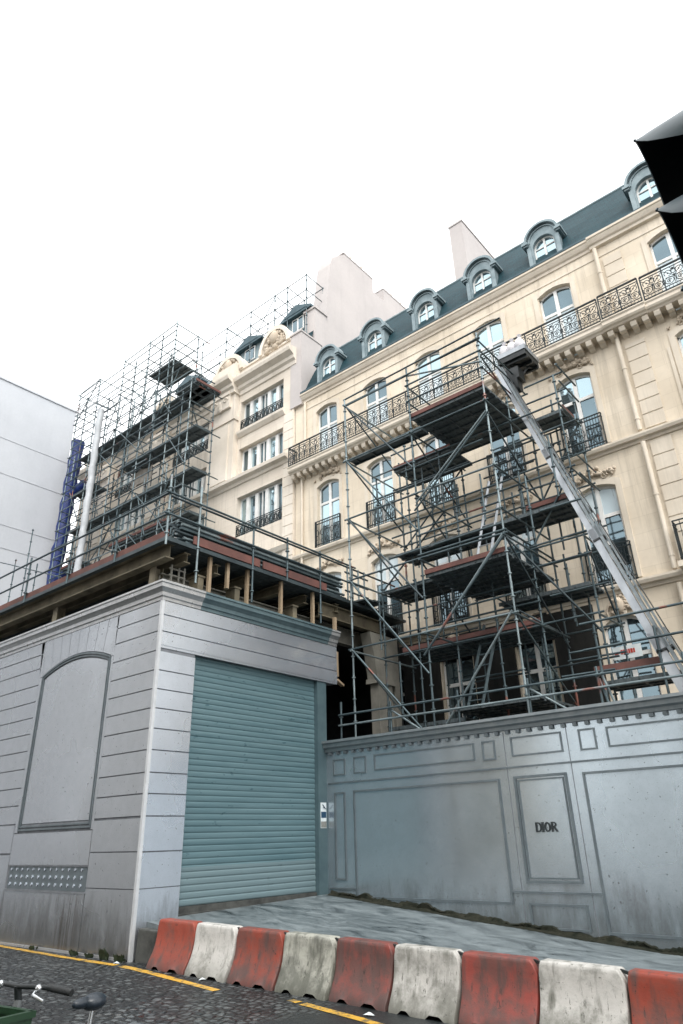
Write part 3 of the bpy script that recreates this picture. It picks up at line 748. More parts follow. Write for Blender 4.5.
# carved ornaments above the windows
def garland(kind):
    m_=MB(); rnd=random.Random(3+kind)
    if kind<2:
        for i in range(46):
            t=rnd.uniform(-1,1); x=t*.62; z=.16*(1-t*t)*1.1+rnd.gauss(0,.045)+.04
            s_=rnd.uniform(.03,.07)*(1.15-abs(t)*.5); m_.blob((x,-.035-rnd.uniform(0,.05)*(1-abs(t)),z),s_*rnd.uniform(.8,1.7),s_*.9,s_,6,4,.25)
        for sx in (-1,1):
            m_.path([(sx*(.12+.10*k/6*2.2),-.05,.10+.10*math.sin(k/6*PI*1.3)) for k in range(7)],[.03-.003*k for k in range(7)],5)
            m_.path([(sx*(.30+.08*math.cos(a)),-.04,.05+.07*math.sin(a)) for a in [i*.6 for i in range(10)]],[.026-.0022*k for k in range(10)],5)
    else:
        m_.blob((0,-.08,.22),.13,.10,.20,9,7,.05); m_.blob((0,-.12,.30),.08,.08,.09,8,6,.1)
        for i in range(26):
            a=rnd.uniform(0,2*PI); R_=rnd.uniform(.13,.26); s_=rnd.uniform(.025,.055)
            m_.blob((R_*math.cos(a),-.05,.22+R_*.9*math.sin(a)),s_*1.3,s_,s_,6,4,.25)
        for sx in (-1,1): m_.path([(sx*(.14+.10*math.sin(a*.8)+.03*a),-.05,.36-.11*a) for a in [i*.45 for i in range(9)]],[.035-.002*k for k in range(9)],5)
    return m_
orn={}
for k,(zz,kind) in enumerate(((12.98+.12,0),(9.54+.14,1),(6.16+.0,2))):
    for c in COLX:
        loc=(c+6,0,zz)
        if kind not in orn:
            o=garland(kind).build('carved_ornament',M['carving'],B,local=True); o.location=loc; orn[kind]=o
        else: dup(orn[kind],B,loc)
kb=MB(); kb.prism([(-.13,0),(.13,0),(.19,.42),(-.19,.42)],'y',-.05,.002)
kbo=kb.build('keystone',M['stone_trim'],B,local=True); kbo.location=(COLX[0]+6,0,5.95+.18)
for c in COLX[1:]: dup(kbo,B,(c+6,0,5.95+.18))
# near-black boards added for the shade on the storey behind the scaffold
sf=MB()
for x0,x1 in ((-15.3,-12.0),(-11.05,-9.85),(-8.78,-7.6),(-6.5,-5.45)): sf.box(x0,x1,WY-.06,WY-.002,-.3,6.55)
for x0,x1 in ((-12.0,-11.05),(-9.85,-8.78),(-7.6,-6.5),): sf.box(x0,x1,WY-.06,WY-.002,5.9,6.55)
sf.build('ground_floor_shade',M['ground_shade'],B)
# long balcony
bs=MB()
bp=[(0,13.62),(.34,13.62),(.37,13.66),(.42,13.69),(.45,13.74),(.45,13.83),(.48,13.87),(.48,13.90),(0,13.905)]
def bal(o,z): return o
mb=MB(); sweep(mb,[lambda o,z:(XB0+.02,WY-o,z), lambda o,z:(-3.62,WY-o,z)],bp); sl=mb.build('balcony_slab',M['stone_trim'],B)
mb=MB(); sweep(mb,[lambda o,z:(-3.618,WY-o*1.10,z), lambda o,z:(-2.5,WY-o*1.10,z)],bp); mb.build('balcony_slab',M['stone_trim'],B)
mb=MB(); sweep(mb,[lambda o,z:(-2.498,WY-o,z), lambda o,z:(XB1,WY-o,z)],bp); mb.build('balcony_slab',M['stone_trim'],B)
cb=MB(); cb.prism([(-.0,13.13),(.33,13.13),(.33,13.07),(.30,12.985),(.24,12.96),(.15,12.975),(.10,12.93),(0,12.90)],'x',-.075,.075)
cb.v=[(x,-y,z-13.13) for x,y,z in cb.v]
co=cb.build('corbel',M['stone_trim'],B,local=True); co.location=(-15.2+6,0,13.619)
x=-15.2+.30
while x<XB1-.1: dup(co,B,(x+6,0,13.619)); x+=.30
# ironwork: one bay of scrolls, repeated along the rail
def iron_bay(w,h):
    m_=MB(); r=.011
    def P(pts,rr=r): m_.path([(x,0,z) for x,z in pts],rr,4)
    def arc(cx,cz,R_,a0,a1,n=9): return [(cx+R_*math.cos(a0+(a1-a0)*i/n),cz+R_*math.sin(a0+(a1-a0)*i/n)) for i in range(n+1)]
    for sx in (-1,1):
        P(arc(sx*w*.25,h*.26,w*.20,0,2*PI,11)); P(arc(sx*w*.25,h*.26,w*.10,0,1.6*PI,8))
        P(arc(sx*w*.25,h*.70,w*.17,-.5*PI,1.2*PI,9)); P([(sx*w*.5,h*.96),(sx*w*.36,h*.83),(sx*w*.12,h*.58),(sx*w*.05,h*.46),(sx*w*.18,h*.42),(sx*w*.40,h*.47)])
        P([(sx*w*.03,h*.04),(sx*w*.03,h*.42)]); P([(sx*w*.5,h*.04),(sx*w*.43,h*.3),(sx*w*.5,h*.5)])
        P([(sx*w*.10,h*.97),(sx*w*.06,h*.86),(sx*w*.14,h*.76)])
        m_.blob((sx*w*.25,0,h*.26),.028,.014,.028,6,4); m_.blob((sx*w*.25,0,h*.70),.022,.014,.026,6,4)
    P(arc(0,h*.70,w*.11,0,2*PI,10)); m_.blob((0,0,h*.45),.035,.016,.05,6,4); m_.blob((0,0,h*.88),.03,.014,.035,6,4)
    return m_
RB,RT=13.91,14.72
def railing(x0,x1,y,parent,zb=RB,zt=RT,wb=.54,name='balcony_railing',ends=(0,0)):
    m_=MB(); m_.bar((x0,y,zt),(x1,y,zt),.05,.035); m_.bar((x0,y,zt-.10),(x1,y,zt-.10),.022,.018); m_.bar((x0,y,zb+.06),(x1,y,zb+.06),.03,.025); m_.bar((x0,y,zb+.16),(x1,y,zb+.16),.02,.016)
    n=max(1,round((x1-x0)/wb)); w=(x1-x0)/n
    for i in range(n+1): m_.bar((x0+i*w,y,zb),(x0+i*w,y,zt),.03,.03)
    for i in range(n*6):
        if i%6: m_.bar((x0+i*w/6,y,zb+.06),(x0+i*w/6,y,zb+.16),.012,.012)
    for e,xe in zip(ends,(x0,x1)):
        if e: m_.bar((xe,y,zt),(xe,y+e,zt),.045,.035); m_.bar((xe,y,zb+.06),(xe,y+e,zb+.06),.03,.025); [m_.bar((xe,y+e*k/4,zb),(xe,y+e*k/4,zt),.016,.016) for k in range(1,5)]
    ro=m_.build(name,M['iron'],parent)
    by=iron_bay(w,zt-zb-.28)
    b0=by.build('scroll_bay',M['iron'],ro,local=True)
    off=world_loc(ro); b0.location=(x0+w/2-off.x,y-off.y,zb+.17-off.z)
    for i in range(1,n): 
        c=b0.copy(); COL.objects.link(c); c.parent=ro; c.location=(x0+w*(i+.5)-off.x,y-off.y,zb+.17-off.z)
    return ro
YR=WY-.43
railing(XB0+.06,-3.64,YR,B,ends=(.42,0)); railing(-3.58,-2.53,YR-.045,B,wb=.52); railing(-2.47,XB1-.05,YR,B)
# small iron balconies of the lower floors
def balconet(w,dep,h):
    m_=MB(); hw=w/2
    m_.box(-hw,hw,-dep,0,-.05,.0)
    for z in (h,h-.1,.07): m_.bar((-hw,-dep,z),(hw,-dep,z),.03,.026); [m_.bar((sx*hw,-dep,z),(sx*hw,0,z),.026,.024) for sx in (-1,1)]
    n=15
    for i in range(n+1): x=-hw+w*i/n; m_.bar((x,-dep,0),(x,-dep,h),.014,.014)
    for i in range(1,5): [m_.bar((sx*hw,-dep*i/5,0),(sx*hw,-dep*i/5,h),.014,.014) for sx in (-1,1)]
    for i in range(5):
        cx=-hw+w*(i+.5)/5; m_.path([(cx+.075*math.cos(a),-dep-.01,h*.52+.11*math.sin(a)) for a in [k*2*PI/10 for k in range(10)]],.012,4,True)
        m_.path([(cx+.05*math.cos(a),-dep-.01,h*.2+.06*math.sin(a)) for a in [k*2*PI/8 for k in range(8)]],.010,4,True)
    return m_
b1=balconet(1.1,.10,.93).build('window_balcony',M['iron'],B,local=True); b1.location=(COLX[0]+6,0,10.56)
for ri,zz in ((1,10.56),(2,6.92)):
    for c in COLX:
        if (ri,c)==(1,COLX[0]) or (ri==2 and c==COLX[5]): continue
        dup(b1,B,(c+6,0,zz))
b2=balconet(2.3,.34,.95).build('window_balcony',M['iron'],B,local=True); b2.location=(-2.05+6,0,6.98)
b3=MB(); b3.box(-3.28,-.85,WY-.40,WY,6.84,6.975); b3.build('balcony_slab',M['stone_trim'],B)
# mansard roof
rf=MB(); x0,x1=XR0+.03,XB1
pr=[(WY-.02,17.20),(WY+.25,17.85),(WY+.62,18.62),(WY+1.15,19.62),(WY+1.30,19.70),(21.5,20.8),(26,17.2)]
for (a,b),(c,d) in zip(pr,pr[1:]): rf.face([(x0,a,b),(x1,a,b),(x1,c,d),(x0,c,d)])
for xx in (x0,x1): rf.face([(xx,a,b) for a,b in pr])
ro=rf.build('mansard_roof',M['slate'],B)
rd=MB(); rd.tube((x0,WY+1.2,19.69),(x1,WY+1.2,19.69),.055,6); rd.box(x0,x1,WY+1.16,WY+1.36,19.70,19.725); rd.build('ridge_flashing',M['zinc'],ro)
# dormers
def dormer(parent,loc):
    m_=MB(); hw=.51; sp=1.12; iw=.35; ib=.20; isp=.86; n=14
    def O(a,R_): return (R_*math.cos(a),sp+R_*math.sin(a))
    def I(a): return (iw*math.cos(a),isp+iw*1.0*math.sin(a))
    y0=0.10
    for i in range(n):  # arched front between opening and outline
        a,b=PI*i/n,PI*(i+1)/n
        m_.prism([I(a),O(a,hw),O(b,hw),I(b)],'y',y0,y0+.22)
    for sx in (-1,1): m_.prism([(sx*iw,ib),(sx*hw,.0),(sx*hw,sp),(sx*iw,isp)],'y',y0,y0+.22)
    m_.prism([(-hw,0),(hw,0),(iw,ib),(-iw,ib)],'y',y0,y0+.22)
    # moulded hood standing proud, eared at the springing
    for (r0,r1,ya,yb) in ((.495,.572,y0-.12,y0+.3),(.41,.45,y0-.035,y0+.02)):
        for i in range(n):
            a,b=PI*i/n,PI*(i+1)/n; m_.prism([O(a,r0),O(a,r1),O(b,r1),O(b,r0)],'y',ya,yb)
    for sx in (-1,1):
        xa,xb=sorted((sx*.44,sx*.64)); m_.box(xa,xb,y0-.14,y0+.55,sp-.07,sp+.02); m_.box(min(sx*.46,sx*.60),max(sx*.46,sx*.60),y0-.10,y0+.5,sp-.13,sp-.07)
        xa,xb=sorted((sx*.40,sx*.52)); m_.box(xa,xb,y0-.05,y0+.02,.0,sp-.18)
        xa,xb=sorted((sx*.46,sx*.50)); m_.box(xa,xb,y0+.2,y0+1.1,0.1,sp)
    m_.box(-.58,.58,y0-.10,y0+.25,-.06,.05)
    d_=m_.build('dormer',M['zinc'],parent,local=True); d_.location=loc
    r_=MB()
    for i in range(n):
        a,b=PI*i/n,PI*(i+1)/n; A_,B_=O(a,.56),O(b,.56); r_.face([(A_[0],y0+.2,A_[1]),(B_[0],y0+.2,B_[1]),(B_[0],y0+1.5,B_[1]),(A_[0],y0+1.5,A_[1])],True)
    r_.build('dormer_roof',M['zinc_dark'],d_,local=True,merge=True)
    f_=MB(); yy=y0+.12
    for i in range(n):
        a,b=PI*i/n,PI*(i+1)/n; J=lambda t:((iw-.045)*math.cos(t),isp+(iw-.045)*math.sin(t))
        f_.prism([J(a),I(a),I(b),J(b)],'y',yy,yy+.05)
    for sx in (-1,1): xa,xb=sorted((sx*iw,sx*(iw-.045))); f_.box(xa,xb,yy,yy+.05,ib,isp)
    f_.box(-.032,.032,yy-.01,yy+.05,ib,isp+iw-.03); f_.box(-iw,iw,yy,yy+.05,ib,ib+.05); f_.box(-iw+.045,-.032,yy,yy+.04,isp-.02,isp+.02); f_.box(.032,iw-.045,yy,yy+.04,isp-.02,isp+.02)
    f_.build('window_frame',M['white_paint'],d_,local=True)
    p_=MB(); p_.face([(-iw,yy+.03,ib),(iw,yy+.03,ib)]+[(iw*math.cos(PI*i/n),yy+.03,isp+iw*math.sin(PI*i/n)) for i in range(n+1)]); p_.build('pane',M['glass'],d_,local=True,fix=False)
    return d_
dx=[-13.72,-11.50,-9.26,-7.05,-4.85,-1.68,.6]
d0=dormer(B,(dx[0]+6,-.02,17.22))
for x in dx[1:]: dup(d0,B,(x+6,-.02,17.22))
# tall chimney behind the ridge
ch=MB(); ch.box(-9.32,-8.72,18.85,21.6,18,24.35); ch.box(-9.34,-8.69,18.82,21.65,24.35,24.43); cho=ch.build('chimney_stack',M['plaster'],B)

# ------------------------------------------------------------------ neighbouring stone building
Cn = thing('stone_building', (-20,15.9,0), 'taller pale stone building with banked windows, pilasters and carved parapet beside the mansion block', 'building')
CY=15.9; CX0,CX1=-31.0,-15.36
opc=[]
bays=[(-18.45,-15.93,((16.98,18.42),(14.95,16.10),(12.05,13.87)))]
GB=[(-18.45,-15.93),(-23.0,-20.42),(-27.6,-25.0)]
CR=[(16.98,18.42),(14.95,16.10),(12.15,13.87),(8.7,10.6)]
for a,b in GB:
    for zb,zt in CR: opc.append((a,b,zb,zt,0.0))
mb=MB(); wall(mb,CX0,CX1,-.5,19.0,CY,opc,.28,2)
mb.face([(CX1,CY,16.8),(-14.95,CY,16.8),(-14.95,CY,19.0),(CX1,CY,19.0)]); mb.face([(-14.95,CY,16.8),(-14.95,30,16.8),(-14.95,30,19.1),(-14.95,CY,19.1)]); mb.face([(CX1,CY,-.5),(CX1,WY+.2,-.5),(CX1,WY+.2,16.8),(CX1,CY,16.8)])
mb.build('wall',M['stone_c'],Cn,fix=False)
def bank(w,h,parent,loc,rail):
    fr=MB(); y0,y1=.20,.27; hw=w/2; t=.07
    fr.box(-hw,hw,y0,y1,h-t,h); fr.box(-hw,hw,y0,y1,0,t); fr.box(-hw,-hw+t,y0,y1,t,h-t); fr.box(hw-t,hw,y0,y1,t,h-t)
    xs_=[-hw+t,-hw*.62,-hw*.22,hw*.22,hw*.62,hw-t]
    for i,x in enumerate(xs_[1:-1]): tt=.085; fr.box(x-tt,x+tt,y0-.05,y1,t,h-t)
    for a,b in zip(xs_,xs_[1:]):
        m=(a+b)/2
    fr.box(-.02,.02,y0-.01,y1,t,h-t)
    o=fr.build('window_bank',M['white_paint'],parent,local=True); o.location=loc
    for k,(a,b) in enumerate(zip(xs_,xs_[1:])):
        p=MB(); p.face([(a,.24,t),(b,.24,t),(b,.24,h-t),(a,.24,h-t)]); p.build('pane',M['glass_dark' if k in (0,2,4) and random.random()<.75 else 'glass'],o,local=True,fix=False)
    if rail:
        m_=MB()
        for z in (.5,.42,.06): m_.bar((-hw,.02,z),(hw,.02,z),.025,.022)
        for i in range(34): x=-hw+w*i/33; m_.bar((x,.02,.0),(x,.02,.5),.012,.012)
        for i in range(11):
            cx=-hw+w*(i+.5)/11; m_.path([(cx+.09*math.cos(a),.01,.24+.13*math.sin(a)) for a in [k*2*PI/9 for k in range(9)]],.016,4,True); m_.path([(cx-.1,.01,.1),(cx,.01,.36),(cx+.1,.01,.1)],.014,4)
        m_.build('window_rail',M['iron'],o,local=True)
    return o
for gi,(a,b) in enumerate(GB):
    for ri,(zb,zt) in enumerate(CR):
        bank(b-a,zt-zb,Cn,((a+b)/2+20,0,zb),ri in (0,2))
# pilasters with capitals
for a,b in ((-20.22,-18.60),(-24.8,-23.2),(-29.4,-27.8)):
    p=MB(); p.box(a,b,CY-.22,CY+.01,14.75,17.55); p.box(a+.30,b-.30,CY-.27,CY-.215,14.75,17.4); p.box(a-.05,b+.05,CY-.28,CY+.01,17.55,17.72); p.box(a,b,CY-.24,CY+.01,17.72,19.0)
    p.build('pilaster',M['stone_c_trim'],Cn)
    c=MB()
    c.box(lerp(a,b,.12),lerp(a,b,.88),CY-.36,CY-.2,18.2,18.83); c.path([(lerp(a,b,.28)+.14*math.cos(t)*(1-t/9),CY-.36,18.62+.14*math.sin(t)*(1-t/9)) for t in [i*.5 for i in range(13)]],.05,5)
    c.path([(lerp(a,b,.72)+.14*math.cos(t)*(1-t/9),CY-.36,18.62+.14*math.sin(t)*(1-t/9)) for t in [i*.5 for i in range(13)]],.05,5)
    c.box(lerp(a,b,.12),lerp(a,b,.88),CY-.42,CY-.2,18.82,18.97); c.blob(((a+b)/2,CY-.30,18.45),.18,.12,.28,7,5,.2)
    c.blob(((a+b)/2,CY-.34,18.3),.16,.08,.16,8,5)
    c.build('capital',M['stone_c_trim'],Cn)
# ledges, cornice, parapet
course(Cn,-31,-15.55,CY,[(0,14.40),(.06,14.42),(.10,14.52),(.26,14.58),(.28,14.70),(0,14.76)],M['stone_c_trim'],'ledge')
course(Cn,-31,-15.5,CY,[(0,10.85),(.08,10.9),(.16,11.05),(0,11.1)],M['stone_c_trim'],'ledge')
course(Cn,-18.5,-15.8,CY,[(0,16.62),(.05,16.64),(.16,16.78),(.17,16.88),(0,16.93)],M['stone_c_trim'],'sill_ledge')
CC=[(0,18.75),(.06,18.78),(.08,18.95),(.18,19.02),(.20,19.16),(.42,19.28),(.46,19.42),(.46,19.50),(0,19.58)]
course(Cn,-31,-20.30,CY,[(o,z+.05) for o,z in CC],M['stone_c_trim'],'cornice')
course(Cn,-20.29,-18.52,CY,[(o+.30 if o>0 else 0,z+.08) for o,z in CC],M['stone_c_trim'],'cornice')
course(Cn,-18.51,-15.2,CY,CC,M['stone_c_trim'],'cornice')
pp=MB(); pp.box(-31,-15.5,CY+.02,CY+.5,19.5,20.15); pp.box(-20.2,-18.6,CY-.25,CY+.35,19.62,20.5); pp.box(-31,-15.5,CY-.04,CY+.52,20.15,20.24); pp.build('parapet',M['stone_c_trim'],Cn)
dn=MB(); dn.box(-.07,.07,-.09,.0,0,.13); dno=dn.build('parapet_bead',M['stone_c_trim'],Cn,local=True); dno.location=(-18.4+20,0.02,19.66)
for i in range(1,9): dup(dno,Cn,(-18.4+20+.33*i,0.02,19.66))
for (xc,zc,w) in ((-19.35,20.2,.95),(-16.45,20.2,.88),(-24,20.2,.9)):
    c=MB(); n=12
    c.prism([(xc+w*math.cos(PI*i/n),zc+1.08*math.sin(PI*i/n)) for i in range(n+1)],'y',CY+.0,CY+.40)
    for (r0,r1) in ((.86,1.0),): 
        for i in range(n):
            a,b=PI*i/n,PI*(i+1)/n; E=lambda t,k:(xc+w*k*math.cos(t),zc+1.08*k*math.sin(t)); c.prism([E(a,.84),E(a,1.03),E(b,1.03),E(b,.84)],'y',CY-.12,CY+.02)
    cr=c.build('carved_crest',M['stone_c_trim'],Cn)
    c=MB(); rnd=random.Random(int(xc*10))
    for i in range(60):
        t=rnd.uniform(0,PI); k=math.sqrt(rnd.random())*.82; s_=rnd.uniform(.05,.13)
        c.blob((xc+w*k*math.cos(t),CY-.03,zc+1.02*k*math.sin(t)),s_*1.2,s_*.9,s_,6,4,.3)
    c.blob((xc,CY-.06,zc+.55),.26,.16,.34,8,6,.1)
    c.build('carved_relief',M['carving'],cr)
# low mansard behind the parapet and its pedimented dormers
rf=MB(); pr=[(CY+.5,19.6),(CY+.95,21.3),(CY+1.4,21.45),(24,21.8)]
for (a,b),(c,d) in zip(pr,pr[1:]): rf.face([(CX0,a,b),(-15.05,a,b),(-15.05,c,d),(CX0,c,d)])
rf.build('mansard_roof',M['slate'],Cn)
rf=MB(); pr=[(CY+.35,20.2),(CY+.6,21.3),(CY+1.2,22.1),(CY+1.8,22.2)]
for (a,b),(c,d) in zip(pr,pr[1:]): rf.face([(CX0,a,b),(-20.6,a,b),(-20.9,c,d),(CX0,c,d)])
rf.face([(-20.6,a,b) if i==0 else (-20.9 if i>1 else -20.6,a,b) for i,(a,b) in enumerate(pr)]); rf.build('mansard_roof',M['zinc_dark'],Cn)
def pediment(parent,loc):
    m_=MB(); w=.72
    m_.box(-w,w,0,.9,0,.95); m_.box(-w*.5,w*.5,-.03,.01,.1,.9)
    o=m_.build('dormer',M['zinc'],parent,local=True); o.location=loc
    r_=MB(); r_.prism([(-w-.2,.93),(w+.2,.93),(w+.2,1.05),(0,1.50),(-w-.2,1.05)],'y',-.22,1.0); r_.prism([(-w+.05,1.05),(w-.05,1.05),(0,1.36)],'y',-.24,-.2); r_.build('pediment_roof',M['zinc_dark'],o,local=True)
    f_=MB(); f_.box(-.34,.34,-.06,-.03,.15,.88); f_.build('window_frame',M['white_paint'],o,local=True)
    for sx in (-1,1):
        p_=MB(); xa,xb=sorted((sx*.05,sx*.29)); p_.box(xa,xb,-.068,-.061,.2,.83); p_.build('pane',M['glass_dark'],o,local=True)
    return o
pd=pediment(Cn,(-19.05+20,.95,21.3)); dup(pd,Cn,(-16.0+20,.95,21.3)); dup(pd,Cn,(-23.5+20,.95,21.3))
# stepped end pier and tall party wall with chimney stacks
e=MB(); e.box(-15.52,-14.93,CY-.03,17.1,16.72,20.25); e.box(-15.56,-14.90,CY-.07,17.15,20.25,20.33); e.box(-15.52,-14.97,16.75,17.5,20.2,22.1); e.box(-15.6,-14.92,16.7,17.55,22.1,22.2)
e.build('end_pier',M['plaster'],Cn)
q=MB()
for k in range(26):
    z=10.2+.4*k
    if z<16.3: q.box(-15.86,-15.37,CY-.03,CY+.005,z+.012,z+.388)
q.build('quoins',M['stone_c_trim'],Cn)
w=MB()
poly_=[(17.3,15),(17.5,22.2),(17.95,25.6),(18.1,26.1),(19.0,27.0),(21.2,27.0),(21.2,26.2),(22.1,26.2),(22.1,27.0),(30,27.0),(30,15)]
w.prism(poly_,'x',-15.85,-15.02); w.build('party_wall',M['plaster'],Cn)
w=MB(); w.box(-15.97,-15.0,18.9,21.22,27.0,27.07); w.box(-15.97,-15.0,22.08,30,27.0,27.07); wo=w.build('chimney_coping',M['plaster'],Cn)
for i in range(22):
    y=18.3+.42*i
    if 21.1<y<22.3 or y<19: continue
    p=MB(); p.tube((-15.12,y,27.05),(-15.12,y,27.22+.05*(i%2)),.065,7); p.build('chimney_pot',M['carving'],Cn)

# ------------------------------------------------------------------ white rendered building at the left, chutes
Wb = thing('rendered_building', (-34,5,0), 'plain white rendered building with a blank side wall at the left edge', 'building')
mb=MB(); mb.box(-48,-30,-3,14.45,0,22.42); mb.build('wall',M['plaster_white'],Wb)
mb=MB()
for z in (19.3,17.5,15.0,13.9,11.2): mb.box(-30.0,-29.985,-3,14.44,z,z+.035)
mb.build('render_joint',M['render_joint'],Wb)
mb=MB(); mb.box(-48.05,-29.95,-3.05,14.5,22.42,22.52); mb.build('wall_coping',M['plaster_white'],Wb)
def chute(name,mat,p,q,r,n,label,jit):
    m_=MB(); p,q=Vector(p),Vector(q); pts=[]; rr=[]
    for i in range(n*3+1):
        t=i/(n*3); b=p.lerp(q,t); pts.append(b+Vector((random.uniform(-jit,jit),random.uniform(-jit,jit),0))); rr.append(r*(1.12 if i%3==0 else (.92 if i%3==2 else 1.0)))
    m_.path(pts,rr,10); return tag(m_.build(name,mat,origin=tuple(q)),label,'chute')
bc=chute('debris_chute',M['plastic_blue'],(-29.0,14.3,20.1),(-29.15,14.25,7.1),.30,11,'blue plastic rubble chute down the far left side of the scaffold','.02' and .02)
wc=chute('debris_chute',M['plastic_white'],(-25.75,13.55,20.2),(-25.55,13.5,7.15),.15,16,'white plastic sheeting tube hanging down in front of the left scaffold',.016)
mb=MB(); mb.tube((-29.0,14.3,17.0),(-28.1,14.6,17.5),.26,10); mb.tube((-29.1,14.28,12.6),(-28.2,14.6,13.1),.24,10); mb.build('side_inlet',M['plastic_blue'],bc)
# ------------------------------------------------------------------ scaffold helpers
TR=.024
def pole(parent,name,p,q,mat,r=TR,rosettes=False,step=.5):
    m_=MB(); m_.tube(p,q,r,6)
    if rosettes:
        p,q=Vector(p),Vector(q); L=(q-p).length; d=(q-p).normalized(); k=.25
        while k<L: a=p+d*k; m_.tube(a-d*.012,a+d*.012,r*2.1,6); k+=step
        if (q-p).z>0:
            k=2.0
            while k<L: a=p+d*k; m_.tube(a-d*.09,a+d*.09,r*1.25,6); k+=2.0
    return m_.build(name,mat,parent)
def plank_deck(parent,x0,x1,y0,y1,z,mat=None,along='x',toe=None,toe_h=.11):
    m_=MB(); w=.31
    if along=='x':
        n=max(1,round((y1-y0)/w)); w=(y1-y0)/n
        for i in range(n):
            a,b=y0+i*w+.008,y0+(i+1)*w-.008; m_.box(x0,x1,a,b,z-.015,z+.03)
            m_.box(x0,x1,a,a+.03,z-.055,z-.015); m_.box(x0,x1,b-.03,b,z-.055,z-.015)
            k=x0+.2
            while k<x1: m_.box(k,k+.03,a,b,z-.05,z-.015); k+=.55
    d=m_.build('deck',mat or M['deck'],parent)
    for t in toe or ():
        m_=MB()
        if t=='f': m_.box(x0,x1,y0-.03,y0-.002,z+.02,z+.02+toe_h)
        if t=='b': m_.box(x0,x1,y1+.002,y1+.03,z+.02,z+.02+toe_h)
        if t=='l': m_.box(x0-.03,x0-.002,y0,y1,z+.02,z+.02+toe_h)
        if t=='r': m_.box(x1+.002,x1+.03,y0,y1,z+.02,z+.02+toe_h)
        m_.build('toe_board',M['toe'],parent)
    return d
def ladder_on(name,p,q,w,mat,label,along=(1,0,0)):
    m_=MB(); p,q=Vector(p),Vector(q); a=Vector(along)*w/2; L=(q-p).length
    m_.bar(p-a,q-a,.028,.06); m_.bar(p+a,q+a,.028,.06); k=.15; rg=MB()
    while k<L: c=p+(q-p)*(k/L); rg.tube(c-a,c+a,.015,5); k+=.28
    o=m_.build(name,mat,origin=tuple(p)); rg.build('rung',mat,o); return tag(o,label,'ladder')

# ------------------------------------------------------------------ scaffold in front of the mansion block
S2=thing('tube_scaffold',(-8,13.8,.2),'galvanised tube scaffold tower with stacked dark decks in front of the mansion block','scaffold')
XS=[-10.15,-8.02,-5.87]; YSs=[12.6,13.9,15.1]; LV=[5.71,7.46,9.16,10.92,12.72]
GT=M['galv']; GL=M['galv_light']; GD=M['galv_dark']
for xi,x in enumerate(XS):
    for yi,y in enumerate(YSs):
        top={0:12.95,1:(11.7 if xi==2 else 10.9),2:11.9}[yi]
        pole(S2,'standard',(x,y,.3),(x+random.uniform(-.02,.02),y,top),GL if (yi==0 and xi!=1) else GT,TR,True)
for x,y,top in ((-4.62,13.9,11.75),(-4.62,15.1,11.9),(-5.2,15.1,11.9),(-9.1,13.9,11.6),(-9.1,15.1,11.3),(-6.9,15.1,11.0),(-6.95,13.9,9.2),(-4.45,12.9,5.2),(-3.4,13.0,5.0),(-2.55,13.0,5.3)):
    pole(S2,'standard',(x,y,.3),(x,y,top),GT,TR,True)
for z in LV:
    for yi,y in enumerate(YSs):
        for a,b in zip(XS,XS[1:]):
            if yi and z>11.5: continue
            if yi==0 and z>12 and a<-9: pole(S2,'ledger',(a,y,z),(b,y,z+.0),GT); continue
            pole(S2,'ledger',(a-.1,y-.04,z+random.uniform(-.02,.02)),(b+.1,y-.04,z+random.uniform(-.02,.02)),GL if yi==0 and random.random()<.4 else GT)
    for xi,x in enumerate(XS):
        if z>12 and xi==1: continue
        pole(S2,'transom',(x+.04,12.45,z-.05),(x+.04,15.2 if z<12 else 14.9,z-.05),GL if xi==0 else GT)
    if z<11.5:
        for y in (13.86,15.06): pole(S2,'ledger',(-5.95,y,z),(-4.5,y,z),GT)
        pole(S2,'transom',(-4.6,13.8,z-.04),(-4.6,15.2,z-.04),GT)
